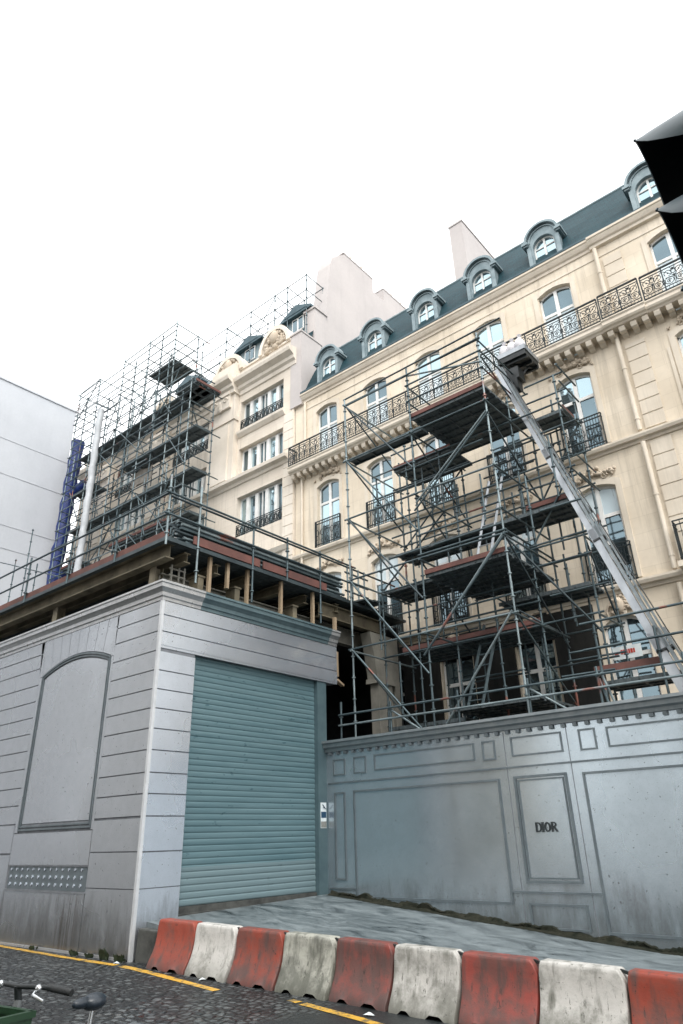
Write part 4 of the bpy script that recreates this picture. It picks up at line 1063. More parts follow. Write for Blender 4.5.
# long diagonal braces
for (p,q,mt) in [((-10.15,12.55,12.75),(-8.02,12.55,9.9),GD),((-10.15,12.55,10.92),(-8.02,12.55,8.2),GT),((-10.15,12.55,9.16),(-8.02,12.55,6.5),GD),((-10.15,12.55,7.46),(-8.02,12.55,4.8),GT),((-10.15,12.55,5.71),(-8.05,12.55,3.4),GT),
    ((-5.87,12.55,10.6),(-8.0,12.55,8.9),GL),((-5.87,12.55,7.46),(-8.02,12.55,5.3),GL),((-5.87,12.55,7.40),(-8.1,12.53,5.2),GT),((-5.90,12.55,5.75),(-7.7,12.55,3.7),GL),((-5.80,12.53,10.55),(-8.05,12.53,8.7),GT),
    ((-10.15,12.6,10.92),(-10.1,15.1,9.5),GT),((-10.15,12.6,9.2),(-10.1,15.1,7.7),GL),((-10.15,12.6,7.46),(-10.1,15.1,5.9),GL),((-10.15,12.6,5.71),(-10.1,15.1,4.0),GL),((-10.15,12.6,12.75),(-10.1,15.0,11.4),GT),
    ((-5.87,12.6,10.6),(-5.83,15.1,8.9),GD),((-5.87,12.6,7.46),(-5.83,15.1,5.4),GD),((-5.85,12.6,7.40),(-4.62,13.9,5.3),GD),((-5.87,12.6,5.71),(-5.83,15.1,4.0),GT),((-5.87,12.6,12.3),(-5.85,14.9,11.4),GT),
    ((-5.87,15.1,9.16),(-4.62,15.1,10.9),GD),((-4.62,13.9,9.1),(-5.83,13.9,7.5),GT),((-8.02,13.9,9.16),(-10.15,13.9,7.46),GD),((-8.02,13.9,7.46),(-5.87,13.9,5.75),GD),((-10.1,15.1,9.1),(-8.02,15.1,10.9),GT),
    ((-8.02,12.6,12.7),(-5.87,12.58,12.05),GL),((-4.62,13.9,7.4),(-4.62,15.1,5.7),GD),((-8.02,12.6,9.2),(-8.0,15.1,7.5),GD),((-8.02,12.6,10.9),(-8.0,15.1,9.2),GD),((-8.02,12.6,7.4),(-8.0,15.1,5.7),GD)]:
    pole(S2,'diagonal_brace',p,q,mt)
# decks
plank_deck(S2,-8.02,-5.87,12.66,15.08,11.38,toe='f'); plank_deck(S2,-10.12,-7.7,12.62,12.94,10.95,GD); plank_deck(S2,-9.5,-7.65,13.9,15.05,10.90,toe='f')
plank_deck(S2,-7.98,-5.9,12.66,15.05,7.06,toe='f'); plank_deck(S2,-9.5,-4.55,13.7,14.6,8.28); plank_deck(S2,-9.6,-5.9,13.92,15.05,5.75,toe='f')
plank_deck(S2,-5.5,-4.7,14.35,15.05,11.02,toe='r'); plank_deck(S2,-5.85,-4.7,13.95,15.0,8.45,toe='f');   plank_deck(S2,-8.0,-5.9,13.2,15.05,4.1); plank_deck(S2,-4.7,-.5,13.3,14.1,4.18); plank_deck(S2,-7.0,-4.8,14.2,15.05,6.5); plank_deck(S2,-10.1,-8.1,13.92,15.05,7.46)
plank_deck(S2,-10.1,-8.05,13.92,15.05,4.0)
for zd,x0,x1,y in ((11.38,-8.02,-5.87,12.57),(11.38,-8.02,-5.87,15.12),(10.9,-9.5,-8.02,13.86),(7.06,-8.02,-5.87,12.57),(5.75,-9.6,-5.9,13.86),(11.02,-5.5,-4.6,14.3),(8.45,-5.87,-4.6,13.9),(6.52,-5.87,-4.6,13.86),(8.28,-9.5,-5.9,13.66),(4.22,-4.6,1.5,12.72)):
    for dz in (.5,1.0): pole(S2,'guard_rail',(x0-.05,y,zd+dz),(x1+.08,y,zd+dz+random.uniform(-.02,.02)),GT)
for zd,x,y0,y1 in ((11.38,-5.84,12.6,15.1),(11.38,-8.05,12.6,15.1),(7.06,-5.84,12.6,15.1),(11.02,-4.5,13.9,15.1),(8.45,-4.45,13.9,15.1)):
    for dz in (.5,1.0): pole(S2,'guard_rail',(x,y0,zd+dz),(x,y1,zd+dz),GT)
for i in range(34):
    x=-9.9+random.random()*5.2; z=random.choice([5.0,6.3,8.0,9.8,10.3,4.4]); l=random.uniform(.9,2.0); y=random.choice([13.2,13.9,14.6,15.0])
    pole(S2,'guard_rail',(x,y,z),(min(x+l,-4.3),y,z+random.uniform(-.02,.02)),random.choice([GT,GD]))
for i in range(24):
    x=-10+random.random()*5.4; z=random.choice([4.2,5.8,7.5,8.3,9.2]); y=random.choice([13.4,14.5,14.9])
    pole(S2,'guard_post',(x,y,z),(x,y,z+random.uniform(.9,1.7)),random.choice([GT,GD]),TR,True)
# long roof-level tie tube and its brace beside the balcony
pole(S2,'ledger',(-10.2,12.6,12.75),(-5.8,12.62,12.75),GT); pole(S2,'ledger',(-10.2,12.6,12.95),(-5.2,12.62,13.05),GD)
m_=MB(); m_.box(-4.72,-3.45,13.26,13.29,4.36,4.50); m_.build('toe_board',M['toe'],S2)

ladder_on('access_ladder',(-6.95,13.45,7.1),(-6.55,14.0,9.6),.36,M['alu'],'pale aluminium ladder leaning between the middle decks of the scaffold tower')
ladder_on('access_ladder',(-7.55,13.55,4.15),(-7.25,14.2,6.1),.36,M['galv'],'dull grey ladder low down inside the scaffold tower')

# rail along the top of the panelled hoarding wall
G2=thing('guard_rail_run',(-6,12.35,3.3),'low tube guard rail standing along the top of the panelled hoarding wall','railing')
for z in (3.96,4.19): pole(G2,'rail',(-10.45,12.36,z),(3.5,12.36,z-.05),GL if z<4 else GT)
for x in (-10.42,-9.0,-7.3,-5.75,-4.35,-2.9,-1.2,.5,2.2):
    pole(G2,'post',(x,12.40,2.4),(x+random.uniform(-.03,.03),12.40,4.32 if x>-10 else 4.45),GT,TR,True)
for x in (-4.3,): 
    pole(G2,'brace',(x,12.4,4.2),(x+.22,12.45,3.3),GL); pole(G2,'brace',(x-.05,12.4,4.1),(x+.1,12.42,3.3),GT)
for x in (-9.0,-5.75): pole(G2,'brace',(x,12.4,4.15),(x+.75,12.5,3.62),GL)

# ------------------------------------------------------------------ steel gantry platform over the corner hoarding
G=thing('steel_gantry',(-10.6,7.4,5.9),'ochre steel gantry platform carrying a guard railed deck above the corner hoarding','gantry')
def ibeam(name,p,q,h,w,mat,parent):
    m_=MB(); p,q=Vector(p),Vector(q); up=Vector((0,0,1))
    m_.bar(p+up*(h/2-.012),q+up*(h/2-.012),w,.024); m_.bar(p-up*(h/2-.012),q-up*(h/2-.012),w,.024); m_.bar(p,q,.014,h-.05)
    return m_.build(name,mat,parent)
ZD=7.10
ibeam('edge_beam',(-27,7.48,6.90),(-10.62,7.48,6.90),.32,.20,M['beam'],G)
ibeam('edge_beam',(-10.72,12.0,6.72),(-10.72,14.55,6.72),.36,.22,M['beam'],G)
ibeam('edge_beam',(-11.25,7.7,6.42),(-11.25,14.5,6.42),.42,.2,M['beam_pale'],G)
for y in (7.9,8.75,9.65,10.6,11.55,12.6,13.6): ibeam('cross_beam',(-26,y,6.86),(-10.66+random.uniform(-.08,.05),y,6.86),.22,.16,M['beam'],G)
for y in (8.3,9.3,11.1):
    m_=MB(); m_.box(-11.0,-10.7,y-.02,y+.12,6.25,6.62); m_.box(-11.02,-10.68,y-.05,y+.15,6.58,6.62); m_.build('bracket',M['beam'],G)
for x in (-22.9,-19.0,-15.08,-11.28):
    m_=MB(); m_.box(x-.10,x+.10,7.56,7.58,6.2,6.74); m_.box(x-.10,x+.10,7.74,7.76,6.2,6.74); m_.box(x-.008,x+.008,7.58,7.74,6.2,6.74); m_.box(x-.16,x+.16,7.50,7.80,6.18,6.215); m_.build('short_post',M['beam'],G)
m_=MB()
for i in range(4): m_.bar((-10.98+i*.001,7.75,6.28+i*.14),(-10.97,8.15,6.28+i*.14),.03,.03)
for y in (7.8,7.98,8.12): m_.bar((-10.97,y,6.2),(-10.97,y,6.78),.035,.035)
m_.build('small_frame',M['beam_pale'],G)
m_=MB()
for i in range(28):
    y=7.32+i*.29
    m_.box(-27,-10.48,y,y+.275,ZD-.06,ZD)
m_.build('platform_boards',M['deck'],G)
m_=MB(); m_.box(-27,-10.9,14.6,15.4,ZD-.06,ZD-.001); m_.build('platform_boards',M['deck'],G)
m_=MB(); m_.box(-27,-10.46,7.27,7.30,ZD-.04,ZD+.15); m_.build('toe_board',M['toe'],G)
for a,b in ((7.9,9.75),(9.85,12.0)):
    m_=MB(); m_.box(-10.46,-10.43,a,b,ZD+.02,ZD+.20); m_.build('toe_board',M['toe'],G)
m_=MB(); m_.bar((-27,7.24,ZD-.06),(-10.42,7.24,ZD-.06),.05,.08); m_.bar((-10.44,7.2,ZD-.06),(-10.44,15,ZD-.06),.05,.08); m_.build('edge_angle',M['galv_dark'],G)
for x in (-26,-24,-22,-20,-18,-16.05,-14.1,-12.2):
    pole(G,'rail_post',(x,7.22,ZD-.1),(x,7.22,ZD+1.0+random.uniform(0,.08)),GT,TR,True)
for y,zb in ((7.22,6.9),(8.0,6.3),(9.52,6.25),(10.6,7.0),(11.75,6.25),(12.95,6.9)): pole(G,'rail_post',(-10.42,y,zb),(-10.42,y,ZD+1.0+(.35 if y<9 else 0)),GL if y<9 else GT,TR,True)
for z in (.45,.92):
    pole(G,'rail',(-27,7.19,ZD+z),(-10.35,7.19,ZD+z),GT); pole(G,'rail',(-10.38,7.1,ZD+z),(-10.38,13.1,ZD+z-.02),GT)
pole(G,'rail',(-10.5,7.3,ZD+.92),(-10.5,15,ZD+.9),GD)
for y,zb in ((8.45,6.2),(9.5,6.2),(10.54,6.2),(11.62,6.2)):
    m_=MB(); m_.box(-10.60,-10.53,y-.035,y+.035,zb,7.02); m_.build('timber_prop',M['timber'],G)
m_=MB(); m_.box(-10.60,-10.53,8.93-.035,8.93+.035,6.45,7.02); m_.build('timber_prop',M['timber'],G)
m_=MB(); m_.box(-10.57,-10.5,12.35,12.43,6.2,6.55); m_.build('timber_prop',M['timber'],G)
cl=MB(); cl.box(-10.86,-10.60,14.15,14.75,.2,6.05); cl.box(-10.92,-10.55,14.05,14.85,5.2,5.32); cl.prism([(13.85,6.5),(14.85,6.5),(14.85,5.32),(14.1,5.32),(14.0,5.9)],'x',-10.9,-10.58); cl.prism([(14.9,.2),(15.12,.2),(15.12,6.5),(14.9,6.5)],'x',-10.86,-10.62); cl.build('column',M['beam_pale'],G)
dk=MB(); dk.box(-26,-11.4,12.5,12.6,.3,6.6); dk.box(-14.5,-14.4,12.6,15.9,.3,6.9); dk.build('shade_boarding',M['dark_void'],G)  # dark boards added to stand for the shade under the deck
dk=MB(); dk.box(-14.4,-10.9,15.5,15.6,.3,7.0); dk.build('shade_boarding',M['dark_void'],G)

# long tubes and boards stacked on the platform edge
ST=thing('tube_stack',(-10.7,10,ZD),'long stack of dull scaffold tubes lying along the platform edge behind the guard rail','scaffold tubes')
for k in range(6):
    for c in range(3):
        m_=MB(); yo=random.uniform(-.15,.15); x=-10.58-c*.10; z=ZD+.05+k*.095
        if (k+c)%3==0: m_.bar((x,7.65+yo,z),(x,12.75+yo,z),.08,.05)
        else: m_.tube((x,7.65+yo,z),(x,12.75+yo,z),.032,6)
        m_.build('tube',[GT,GD,GL][(k*2+c)%3],ST)
for y in (8.1,10.2,12.3):
    m_=MB(); m_.box(-10.88,-10.54,y,y+.06,ZD,ZD+.02); m_.build('bearer',M['timber'],ST)
# small trestle frames at the end of the platform
TF=thing('tube_trestle',(-10.6,13,ZD),'group of short upright tubes at the far right end of the gantry deck','scaffold tubes')
for y in (12.9,13.1,13.35,13.6): pole(TF,'upright',(-10.5,y,ZD),(-10.5,y,ZD+.95),GL,TR,True)
for z in (.25,.5,.75): pole(TF,'cross_tube',(-10.5,12.8,ZD+z),(-10.5,13.75,ZD+z),GT)
m_=MB(); 
for i in range(5): m_.bar((-10.9,13.2+i*.2,ZD+.03+.03*i),(-10.2,13.3+i*.2,ZD+.04+.03*i),.2,.04)
m_.build('loose_boards',M['deck'],TF)

# ------------------------------------------------------------------ scaffold on the stone building
S1=thing('tube_scaffold',(-23.5,14.3,7.1),'tall dense tube scaffold covering the left half of the stone building','scaffold')
X1=[-28.4,-26.6,-24.5,-22.5,-20.5,-19.1]; Y1=[13.75,14.95]
LV1=[9.0,10.95,12.9,14.8,16.75,18.7,20.6]
TOP=[22.4,22.6,22.7,22.7,22.7,18.9]
for xi,x in enumerate(X1):
    for yi,y in enumerate(Y1):
        pole(S1,'standard',(x,y,7.1),(x+random.uniform(-.03,.03),y,TOP[xi]-.5*yi*(xi<2)),GL if yi==0 else GT,TR,True)
for x,t in ((-27.6,21.9),(-25.5,20.9),(-23.5,22.0),(-21.5,22.4),(-19.6,18.4)):
    pole(S1,'standard',(x,13.75,7.1),(x,13.75,t),GT,TR,True)
for zi,z in enumerate(LV1):
    for xi in range(5):
        a,b=X1[xi],X1[xi+1]
        if xi==4 and z>18.8: continue
        for y in Y1:
            pole(S1,'ledger',(a-.08,y-.04,z),(b+.08,y-.04,z+random.uniform(-.02,.02)),random.choice([GT,GL,GT]))
        if True:
            for dz in ((.5,1.0,1.45) if z<20 else (.5,1.0,1.5)): pole(S1,'guard_rail',(a-.05,13.71,z+dz),(b+.05,13.71,z+dz),random.choice([GT,GL]))
        if z<20 and random.random()<.85: plank_deck(S1,a+.03,b-.03,14.15,14.9,z+.05,toe='f' if random.random()<.22 else None)
        if random.random()<.6: pole(S1,'diagonal_brace',(a,13.7,z),(b,13.7,z+1.93) if random.random()<.5 else (b,13.7,z-1.9),GT)
    for xi,x in enumerate(X1):
        if xi==5 and z>18.8: continue
        pole(S1,'transom',(x,13.6,z-.05),(x,15.4,z-.05),GT)
        if xi in (0,5) or z>20:
            for dz in (.5,1.0): pole(S1,'guard_rail',(x,13.75,z+dz),(x,14.95,z+dz),GT)
for a,b in ((0,1),(2,4)):
    for y in Y1: pole(S1,'guard_rail',(X1[a],y,22.5),(X1[b],y,22.55),GL)
for x in (-28.6,-26.6,-24.5,-22.5,-20.5): pole(S1,'transom',(x,13.7,22.5),(x,15.6,22.5),GL)
for xi in range(5): 
    a,b=X1[xi],X1[xi+1]; pole(S1,'guard_rail',(a,13.71,7.6),(b,13.71,7.6),GT)
plank_deck(S1,-22.4,-20.6,13.8,14.9,20.62); plank_deck(S1,-20.4,-19.0,13.9,15.2,18.75,toe='r')
rnd=random.Random(21)
for i in range(150):
    x=-28.3+rnd.random()*8.2; z=7.4+rnd.random()*13.2; l=rnd.uniform(.8,2.2); y=rnd.choice([13.72,14.3,14.9,15.2]); k=rnd.random()
    if k<.45: pole(S1,'guard_rail',(x,y,z),(min(x+l,-19.2),y,z+rnd.uniform(-.02,.02)),rnd.choice([GT,GL,GD]))
    elif k<.72: pole(S1,'guard_post',(x,y,z),(x,y,z+rnd.uniform(.9,1.9)),rnd.choice([GT,GL]),TR,True)
    else: pole(S1,'diagonal_brace',(x,y,z),(min(x+l*.8,-19.2),y,z+rnd.choice([-1.8,1.8])),GT)
for x in (-27.5,-25.5,-23.5,-21.5): pole(S1,'standard',(x,14.95,7.1),(x,14.95,20.3),GT,TR,True)
for (x0,x1,z0,z1,y) in ((-26.4,-24.7,10.2,10.9,14.5),(-24.3,-22.8,12.4,12.85,14.6),(-22.3,-20.8,8.3,8.9,14.6),(-24.2,-22.7,15.9,16.6,14.7)):
    m_=MB(); m_.face([(x0+(x1-x0)*i/6,y+.05*math.sin(i*2.1),z0) for i in range(7)]+[(x0+(x1-x0)*i/6,y+.05*math.sin(i*1.7),z1+.05*math.sin(i)) for i in range(6,-1,-1)]); m_.build('dust_sheet',M['sheet'],S1)
# two slender stair-like frames at the upper left
for i in range(6):
    z=20.9+i*.3; pole(S1,'guard_rail',(-28.6,13.72,z),(-26.6,13.72,z),GT,.018)

# light scaffold standing behind the parapet
S3=thing('roof_scaffold',(-18.5,16.8,20.5),'thin see through tube scaffold standing above the stone building dormers','scaffold')
for y in (16.65,17.75):
    for x in (-20.6,-18.9,-17.3,-16.5,-15.35): pole(S3,'standard',(x,y,20.6),(x,y,24.2),GT,.022,True)
    for z in (22.3,23.3,24.15): pole(S3,'rail',(-24.4,y,z),(-15.3,y,z),GT,.02)
    for x in (-24.2,-22.4): pole(S3,'standard',(x,y,20.9),(x,y,24.3),GT,.022,True)
for x in (-20.6,-18.9,-17.3,-16.5,-15.35):
    for z in (22.3,23.3,24.15): pole(S3,'transom',(x,16.6,z),(x,17.8,z),GT,.02)
pole(S3,'brace',(-18.9,16.65,22.0),(-17.3,16.65,24.1),GT,.018); pole(S3,'brace',(-20.6,16.65,24.1),(-18.9,16.65,22.3),GT,.018)

# loose uprights at the far left of the platform
UP=thing('guard_posts',(-25,11,ZD),'few thin tube uprights with a cross tube in front of the white blank wall','scaffold tubes')
pole(UP,'upright',(-24.7,11,ZD),(-24.8,11,12.9),GT,.022,True); pole(UP,'upright',(-25.75,11,ZD),(-25.8,11,11.9),GT,.022,True); pole(UP,'upright',(-23.9,11,ZD),(-23.9,11,11.2),GT,.02,True)
pole(UP,'cross_tube',(-27.6,11,12.3),(-21.9,11,10.15),GT,.022)

# ------------------------------------------------------------------ telescopic goods lift
LF=thing('goods_lift',(-2.1,12.55,.3),'long silver telescopic goods lift leaning up to the balcony','goods lift')
P0=Vector((-1.97,12.50,.5)); P1=Vector((-6.17,14.3,12.92)); dL=(P1-P0).normalized()
sideV=dL.cross(Vector((0,-1,.25))).normalized()   # across the boom
if sideV.x<0: sideV=-sideV
nrm=sideV.cross(dL).normalized()
if nrm.y>0: nrm=-nrm
LT=(P1-P0).length
def lp(t,s=0,n=0): return P0+dL*t+sideV*s+nrm*n
secs=[(0,4.7,.36),(4.3,7.3,.30),(7.0,9.9,.25),(9.6,LT,.21)]
for i,(a,b,w) in enumerate(secs):
    m_=MB(); o_=0
    m_.bar(lp(a,-.04,o_),lp(b,-.04,o_),w*.5,.12,nrm); m_.build('boom_section',M['alu'],LF)
    m_=MB(); m_.bar(lp(a,w*.30,o_+.03),lp(b,w*.30,o_+.03),.06,.15,nrm); m_.bar(lp(a,w*.56,o_-.02),lp(b,w*.56,o_-.02),.035,.07,nrm)
    k=a+.2
    while k<b: m_.bar(lp(k,w*.2,o_),lp(k,w*.56,o_),.03,.03,nrm); k+=.6
    m_.build('guide_rail',M['alu_dark'],LF)
    if i: 
        m_=MB(); m_.bar(lp(a,-w*.42,o_-.01),lp(a,w*.62,o_-.01),.045,.17,nrm); m_.build('collar',M['black'],LF)
m_=MB(); m_.tube(lp(0,.3,.12),lp(LT-.4,.14,.03),.012,5); m_.build('cable',M['black'],LF)
m_=MB(); m_.box(-2.5,-1.3,12.35,13.1,.28,.62); m_.box(-2.2,-1.6,12.4,13.05,.62,1.0); m_.build('base',M['alu_dark'],LF)
for x in (-2.3,-1.5):
    m_=MB(); m_.tube((x,13.12,.33),(x,13.26,.33),.27,14); m_.build('wheel',M['rubber'],LF)
# carriage platform at the top
PX0,PX1,PY0,PY1,PZ=-6.16,-5.36,14.32,15.16,13.18
m_=MB(); m_.box(PX0,PX1,PY0,PY1,PZ-.10,PZ+.06)
for y in (14.4,14.72,15.05): m_.box(PX0,PX1,y,y+.06,PZ-.18,PZ-.10)
m_.build('carriage_floor',M['black'],LF)
m_=MB(); m_.box(PX0,PX1,PY0-.02,PY0,PZ+.06,PZ+.2); m_.box(PX1,PX1+.02,PY0,PY1,PZ+.06,PZ+.2); m_.box(PX0-.02,PX0,PY0,PY1,PZ+.06,PZ+.2); m_.build('carriage_side',M['alu'],LF)
m_=MB(); m_.bar((-5.9,14.5,13.05),(-5.75,14.6,12.45),.05,.05); m_.bar((-5.5,14.9,13.1),(-5.85,14.6,12.5),.045,.045); m_.bar((-6.05,14.4,13.1),(-5.95,14.45,12.5),.05,.05); m_.bar((-6.0,14.35,13.05),(-5.5,15.0,13.05),.04,.04); m_.box(-6.05,-5.65,14.38,14.75,12.5,12.85); m_.box(-6.02,-5.72,14.38,14.68,12.2,12.5); m_.tube((-6.05,14.5,12.2),(-5.7,14.5,12.2),.11,10); m_.build('carriage_mount',M['black'],LF)
for k,(x,y,s_,lab) in enumerate(((-5.99,14.50,.185,'left white sack on the goods lift platform, beside the boom'),(-5.52,14.48,.185,'right white sack on the goods lift platform, away from the boom'),(-5.755,14.50,.185,'middle white sack on the goods lift platform, between the two others'))):
    m_=MB(); m_.blob((x,y,PZ+.06+.25),s_*.78,s_*.95,.25,12,8,.06); o=m_.build('rubble_sack',M['bag'],origin=(x,y,PZ+.06)); tag(o,lab,'sack','white sacks on the lift platform')
    m_=MB(); m_.tube((x,y,PZ+.58),(x+.02,y,PZ+.66),.04,7,.07); m_.build('tied_neck',M['bag'],o)

# site sign behind the right end of the scaffold
SG=thing('site_banner',(-4.83,WY,5.1),'small white banner with red print hung across the lower window by the goods lift','banner')
m_=MB(); m_.box(-5.16,-4.52,WY-.10,WY-.072,5.13,5.42); m_.build('sheet',M['paper_white'],SG)
x=-4.98
for wd in (.06,.05,.06,.05,.06,.05): m_=MB(); m_.box(x,x+wd-.012,WY-.107,WY-.0985,5.24,5.34); x+=wd; m_.build('red_print',M['red_print'],SG)
m_=MB(); m_.box(-5.12,-5.04,WY-.107,WY-.0985,5.25,5.28); m_.build('red_print',M['red_print'],SG)

# ------------------------------------------------------------------ traffic signal at the upper right
TS=thing('traffic_signal',(.55,1.72,0),'black traffic signal head with deep visors hanging into the upper right corner','traffic light')
m_=MB(); m_.tube((.55,1.72,0),(.55,1.72,4.1),.055,14); m_.tube((.55,1.72,0),(.55,1.72,.5),.08,14,.075); m_.build('pole',M['black'],TS)
m_=MB(); m_.box(.17,.40,1.545,1.875,2.62,3.60); m_.build('head',M['visor_out'],TS,bevel=.02)
m_=MB(); m_.bar((.38,1.72,3.4),(.56,1.72,3.4),.06,.05); m_.bar((.38,1.72,2.8),(.56,1.72,2.8),.06,.05); m_.build('bracket',M['black'],TS)
for k in range(3):
    zc=3.388-.287*k; yc=1.712; R_=.148; n=22; m_=MB(); inn=MB()
    def ang(s,u): # u 0..1 around; s 0 front..1 back
        a0=math.radians(lerp(146,215,min(1,s*1.25)**.5)); a1=math.radians(lerp(10,-25,min(1,s*1.25)**.6)); return a0+(a1-a0)*u
    ns=10
    for i in range(ns):
        for j in range(n):
            quad=[]; q2=[]
            for (ii,jj) in ((i,j),(i+1,j),(i+1,j+1),(i,j+1)):
                s_=ii/ns; a=ang(s_,jj/n); x=-.165+.34*s_
                rr=R_*(1-.06*(1-s_)); quad.append((x,yc+rr*math.cos(a),zc+rr*math.sin(a))); r2=rr-.004; q2.append((x,yc+r2*math.cos(a),zc+r2*math.sin(a)))
            m_.face(quad,True); inn.face(q2[::-1],True)
    rim=[(-.165,yc+R_*.94*math.cos(ang(0,j/n)),zc+R_*.94*math.sin(ang(0,j/n))) for j in range(n+1)]; vo=m_.build('visor',M['visor_out'],TS,fix=False,merge=True); inn.build('visor_lining',M['visor_in'],vo,fix=False,merge=True)
    m_=MB(); m_.path(rim,.004,5); m_.build('visor_rim',M['visor_out'],vo)
    m_=MB(); m_.tube((.160,yc,zc),(.172,yc,zc),.118,20); m_.build('lens',M['lens'],TS)

# ------------------------------------------------------------------ bicycle
hd=math.atan2(-.99,.15)
BK=thing('bicycle',(-4.31,2.31,road_z(-4.31)+.01),'parked hire bicycle with a green front basket at the lower left corner','bicycle',rotz=hd)
def bl(m_,name,mat,par=BK): return m_.build(name,M[mat],par,local=True)
def wheel(x):
    m_=MB(); R_=.315; m_.path([(x+R_*math.cos(a),0,.335+R_*math.sin(a)) for a in [i*2*PI/32 for i in range(32)]],.024,8,True); w_=bl(m_,'wheel','rubber')
    m_=MB(); m_.path([(x+(R_-.03)*math.cos(a),0,.335+(R_-.03)*math.sin(a)) for a in [i*2*PI/32 for i in range(32)]],.012,6,True)
    for i in range(18): a=i*2*PI/18; m_.tube((x,.02*(1 if i%2 else -1),.335),(x+(R_-.03)*math.cos(a),0,.335+(R_-.03)*math.sin(a)),.002,4)
    m_.tube((x,-.05,.335),(x,.05,.335),.03,10); m_.build('rim',M['chrome'],w_,local=True)
wheel(.25); wheel(-.82)
m_=MB(); m_.tube((.02,0,.86),(-.36,0,.30),.04,10); m_.tube((-.36,0,.30),(-.50,0,.70),.03,10); m_.tube((-.36,0,.30),(-.82,.06,.335),.016,8); m_.tube((-.36,0,.30),(-.82,-.06,.335),.016,8); m_.tube((-.47,0,.62),(-.82,.06,.335),.014,8); m_.tube((-.47,0,.62),(-.82,-.06,.335),.014,8); bl(m_,'frame','grey_frame')
m_=MB(); m_.tube((.0,0,.98),(.06,0,.70),.025,10); [m_.tube((.06,s*.055,.70),(.25,s*.055,.335),.017,8) for s in (-1,1)]; m_.tube((.06,-.06,.70),(.06,.06,.70),.02,8); bl(m_,'fork','grey_frame')
m_=MB(); m_.path([(-.06,-.31,1.03),(-.03,-.2,1.045),(.02,-.10,1.05),(.02,0,1.045),(.02,.10,1.05),(-.03,.2,1.045),(-.06,.31,1.03)],.013,8); m_.tube((.0,0,.96),(.02,0,1.05),.02,8); hb=bl(m_,'handlebar','black')
for s in (-1,1):
    m_=MB(); m_.path([(-.035,s*.19,1.045),(-.06,s*.31,1.03),(-.065,s*.345,1.025)],[.019,.019,.018],8); m_.build('grip',M['rubber'],hb,local=True)
    m_=MB(); m_.path([(.0,s*.15,1.045),(.045,s*.17,1.02),(.05,s*.27,1.0)],.009,6); m_.blob((.01,s*.165,1.045),.02,.02,.02); m_.build('brake_lever',M['chrome'],hb,local=True)
m_=MB(); m_.tube((-.50,0,.66),(-.525,0,.86),.014,8); bl(m_,'seat_post','chrome')
m_=MB(); m_.blob((-.53,0,.885),.085,.066,.045,12,8); m_.blob((-.45,0,.892),.085,.03,.03,10,6); bl(m_,'saddle','saddle')
bk=MB()
for (x0,x1,y0,y1) in ((.08,.095,-.19,.19),(.34,.355,-.17,.17)): bk.box(x0,x1,y0*1.25,y1*1.25,.66,.95)
for s in (-1,1): a,b=sorted((s*.24,s*.222)); bk.box(.095,.34,a,b,.66,.95)
bk.box(.08,.355,-.23,.23,.65,.665); bk.bar((.085,-.25,.95),(.085,.25,.95),.03,.03); bk.bar((.35,-.23,.95),(.35,.23,.95),.03,.03); [bk.bar((.085,s*.235,.95),(.35,s*.225,.95),.03,.03) for s in (-1,1)]
bl(bk,'basket','green')
m_=MB()
for s in (-1,1): m_.bar((-.36,0,.30),(-.36+s*.12,s*.09,.30-s*.1),.02,.02); m_.box(-.41+s*.12,-.31+s*.12,min(s*.07,s*.16),max(s*.07,s*.16),.285-s*.1,.31-s*.1)
m_.tube((-.36,-.02,.30),(-.36,.02,.30),.09,16); bl(m_,'crank_set','black')
m_=MB(); [m_.path([(x+.36*math.cos(a),0,.335+.36*math.sin(a)) for a in [PI*.1+i*PI*.9/10 for i in range(11)]],.03,6) for x in (-.82,)]; bl(m_,'mudguard','grey_frame')

# ------------------------------------------------------------------ weeds at the foot of the hoarding, litter
WL=['small weed tuft at the foot of the grey hoarding, farthest from its corner','low weed tuft at the hoarding foot left of the tallest one','tallest weed tuft at the hoarding foot close to the corner','thin weed right beside the hoarding corner','broad flat weed at the hoarding foot']
for (x,h_,n_),lb in zip(((-13.4,.08,16),(-12.0,.10,26),(-11.15,.17,34),(-10.72,.12,20),(-11.6,.07,24)),WL):
    m_=MB(); 
    for i in range(n_):
        a=random.uniform(PI,2*PI); l=random.uniform(.4,1)*h_; b=Vector((x+random.uniform(-.10,.10),7.29+random.uniform(-.03,.03),.0)); tip=b+Vector((math.cos(a)*l*.6,math.sin(a)*l*.35,l)); s_=Vector((.018,.006,0))
        mid=(b+tip)/2+Vector((0,0,l*.12)); m_.face([b-s_*.3,b+s_*.3,mid+s_*1.4,tip,mid-s_*1.4])
    tag(m_.build('weed',M['leaf'],origin=(x,7.3,0)),lb,'weed','weeds at the hoarding foot')
for (x,y,a,s_,lb) in ((-10.6,7.16,.4,.06,'scrap of white paper by the hoarding corner'),(-8.5,7.1,1.0,.05,'scrap of pale litter in front of the cleanest white barrier'),(-5.55,6.95,.2,.07,'scrap of pale litter in front of the drip stained red barrier')):
    m_=MB(); z=road_z(x)+.006; c,s=math.cos(a)*s_,math.sin(a)*s_; m_.mesh([(x-c,y-s,z),(x+s*.6,y-c*.6,z+.012),(x+c,y+s,z+.004),(x-s*.6,y+c*.6,z+.02),(x,y,z+.03)],[(0,1,4),(1,2,4),(2,3,4),(3,0,4),(0,3,2,1)])
    tag(m_.build('paper_scrap',M['paper_white'],origin=(x,y,z)),lb,'litter')

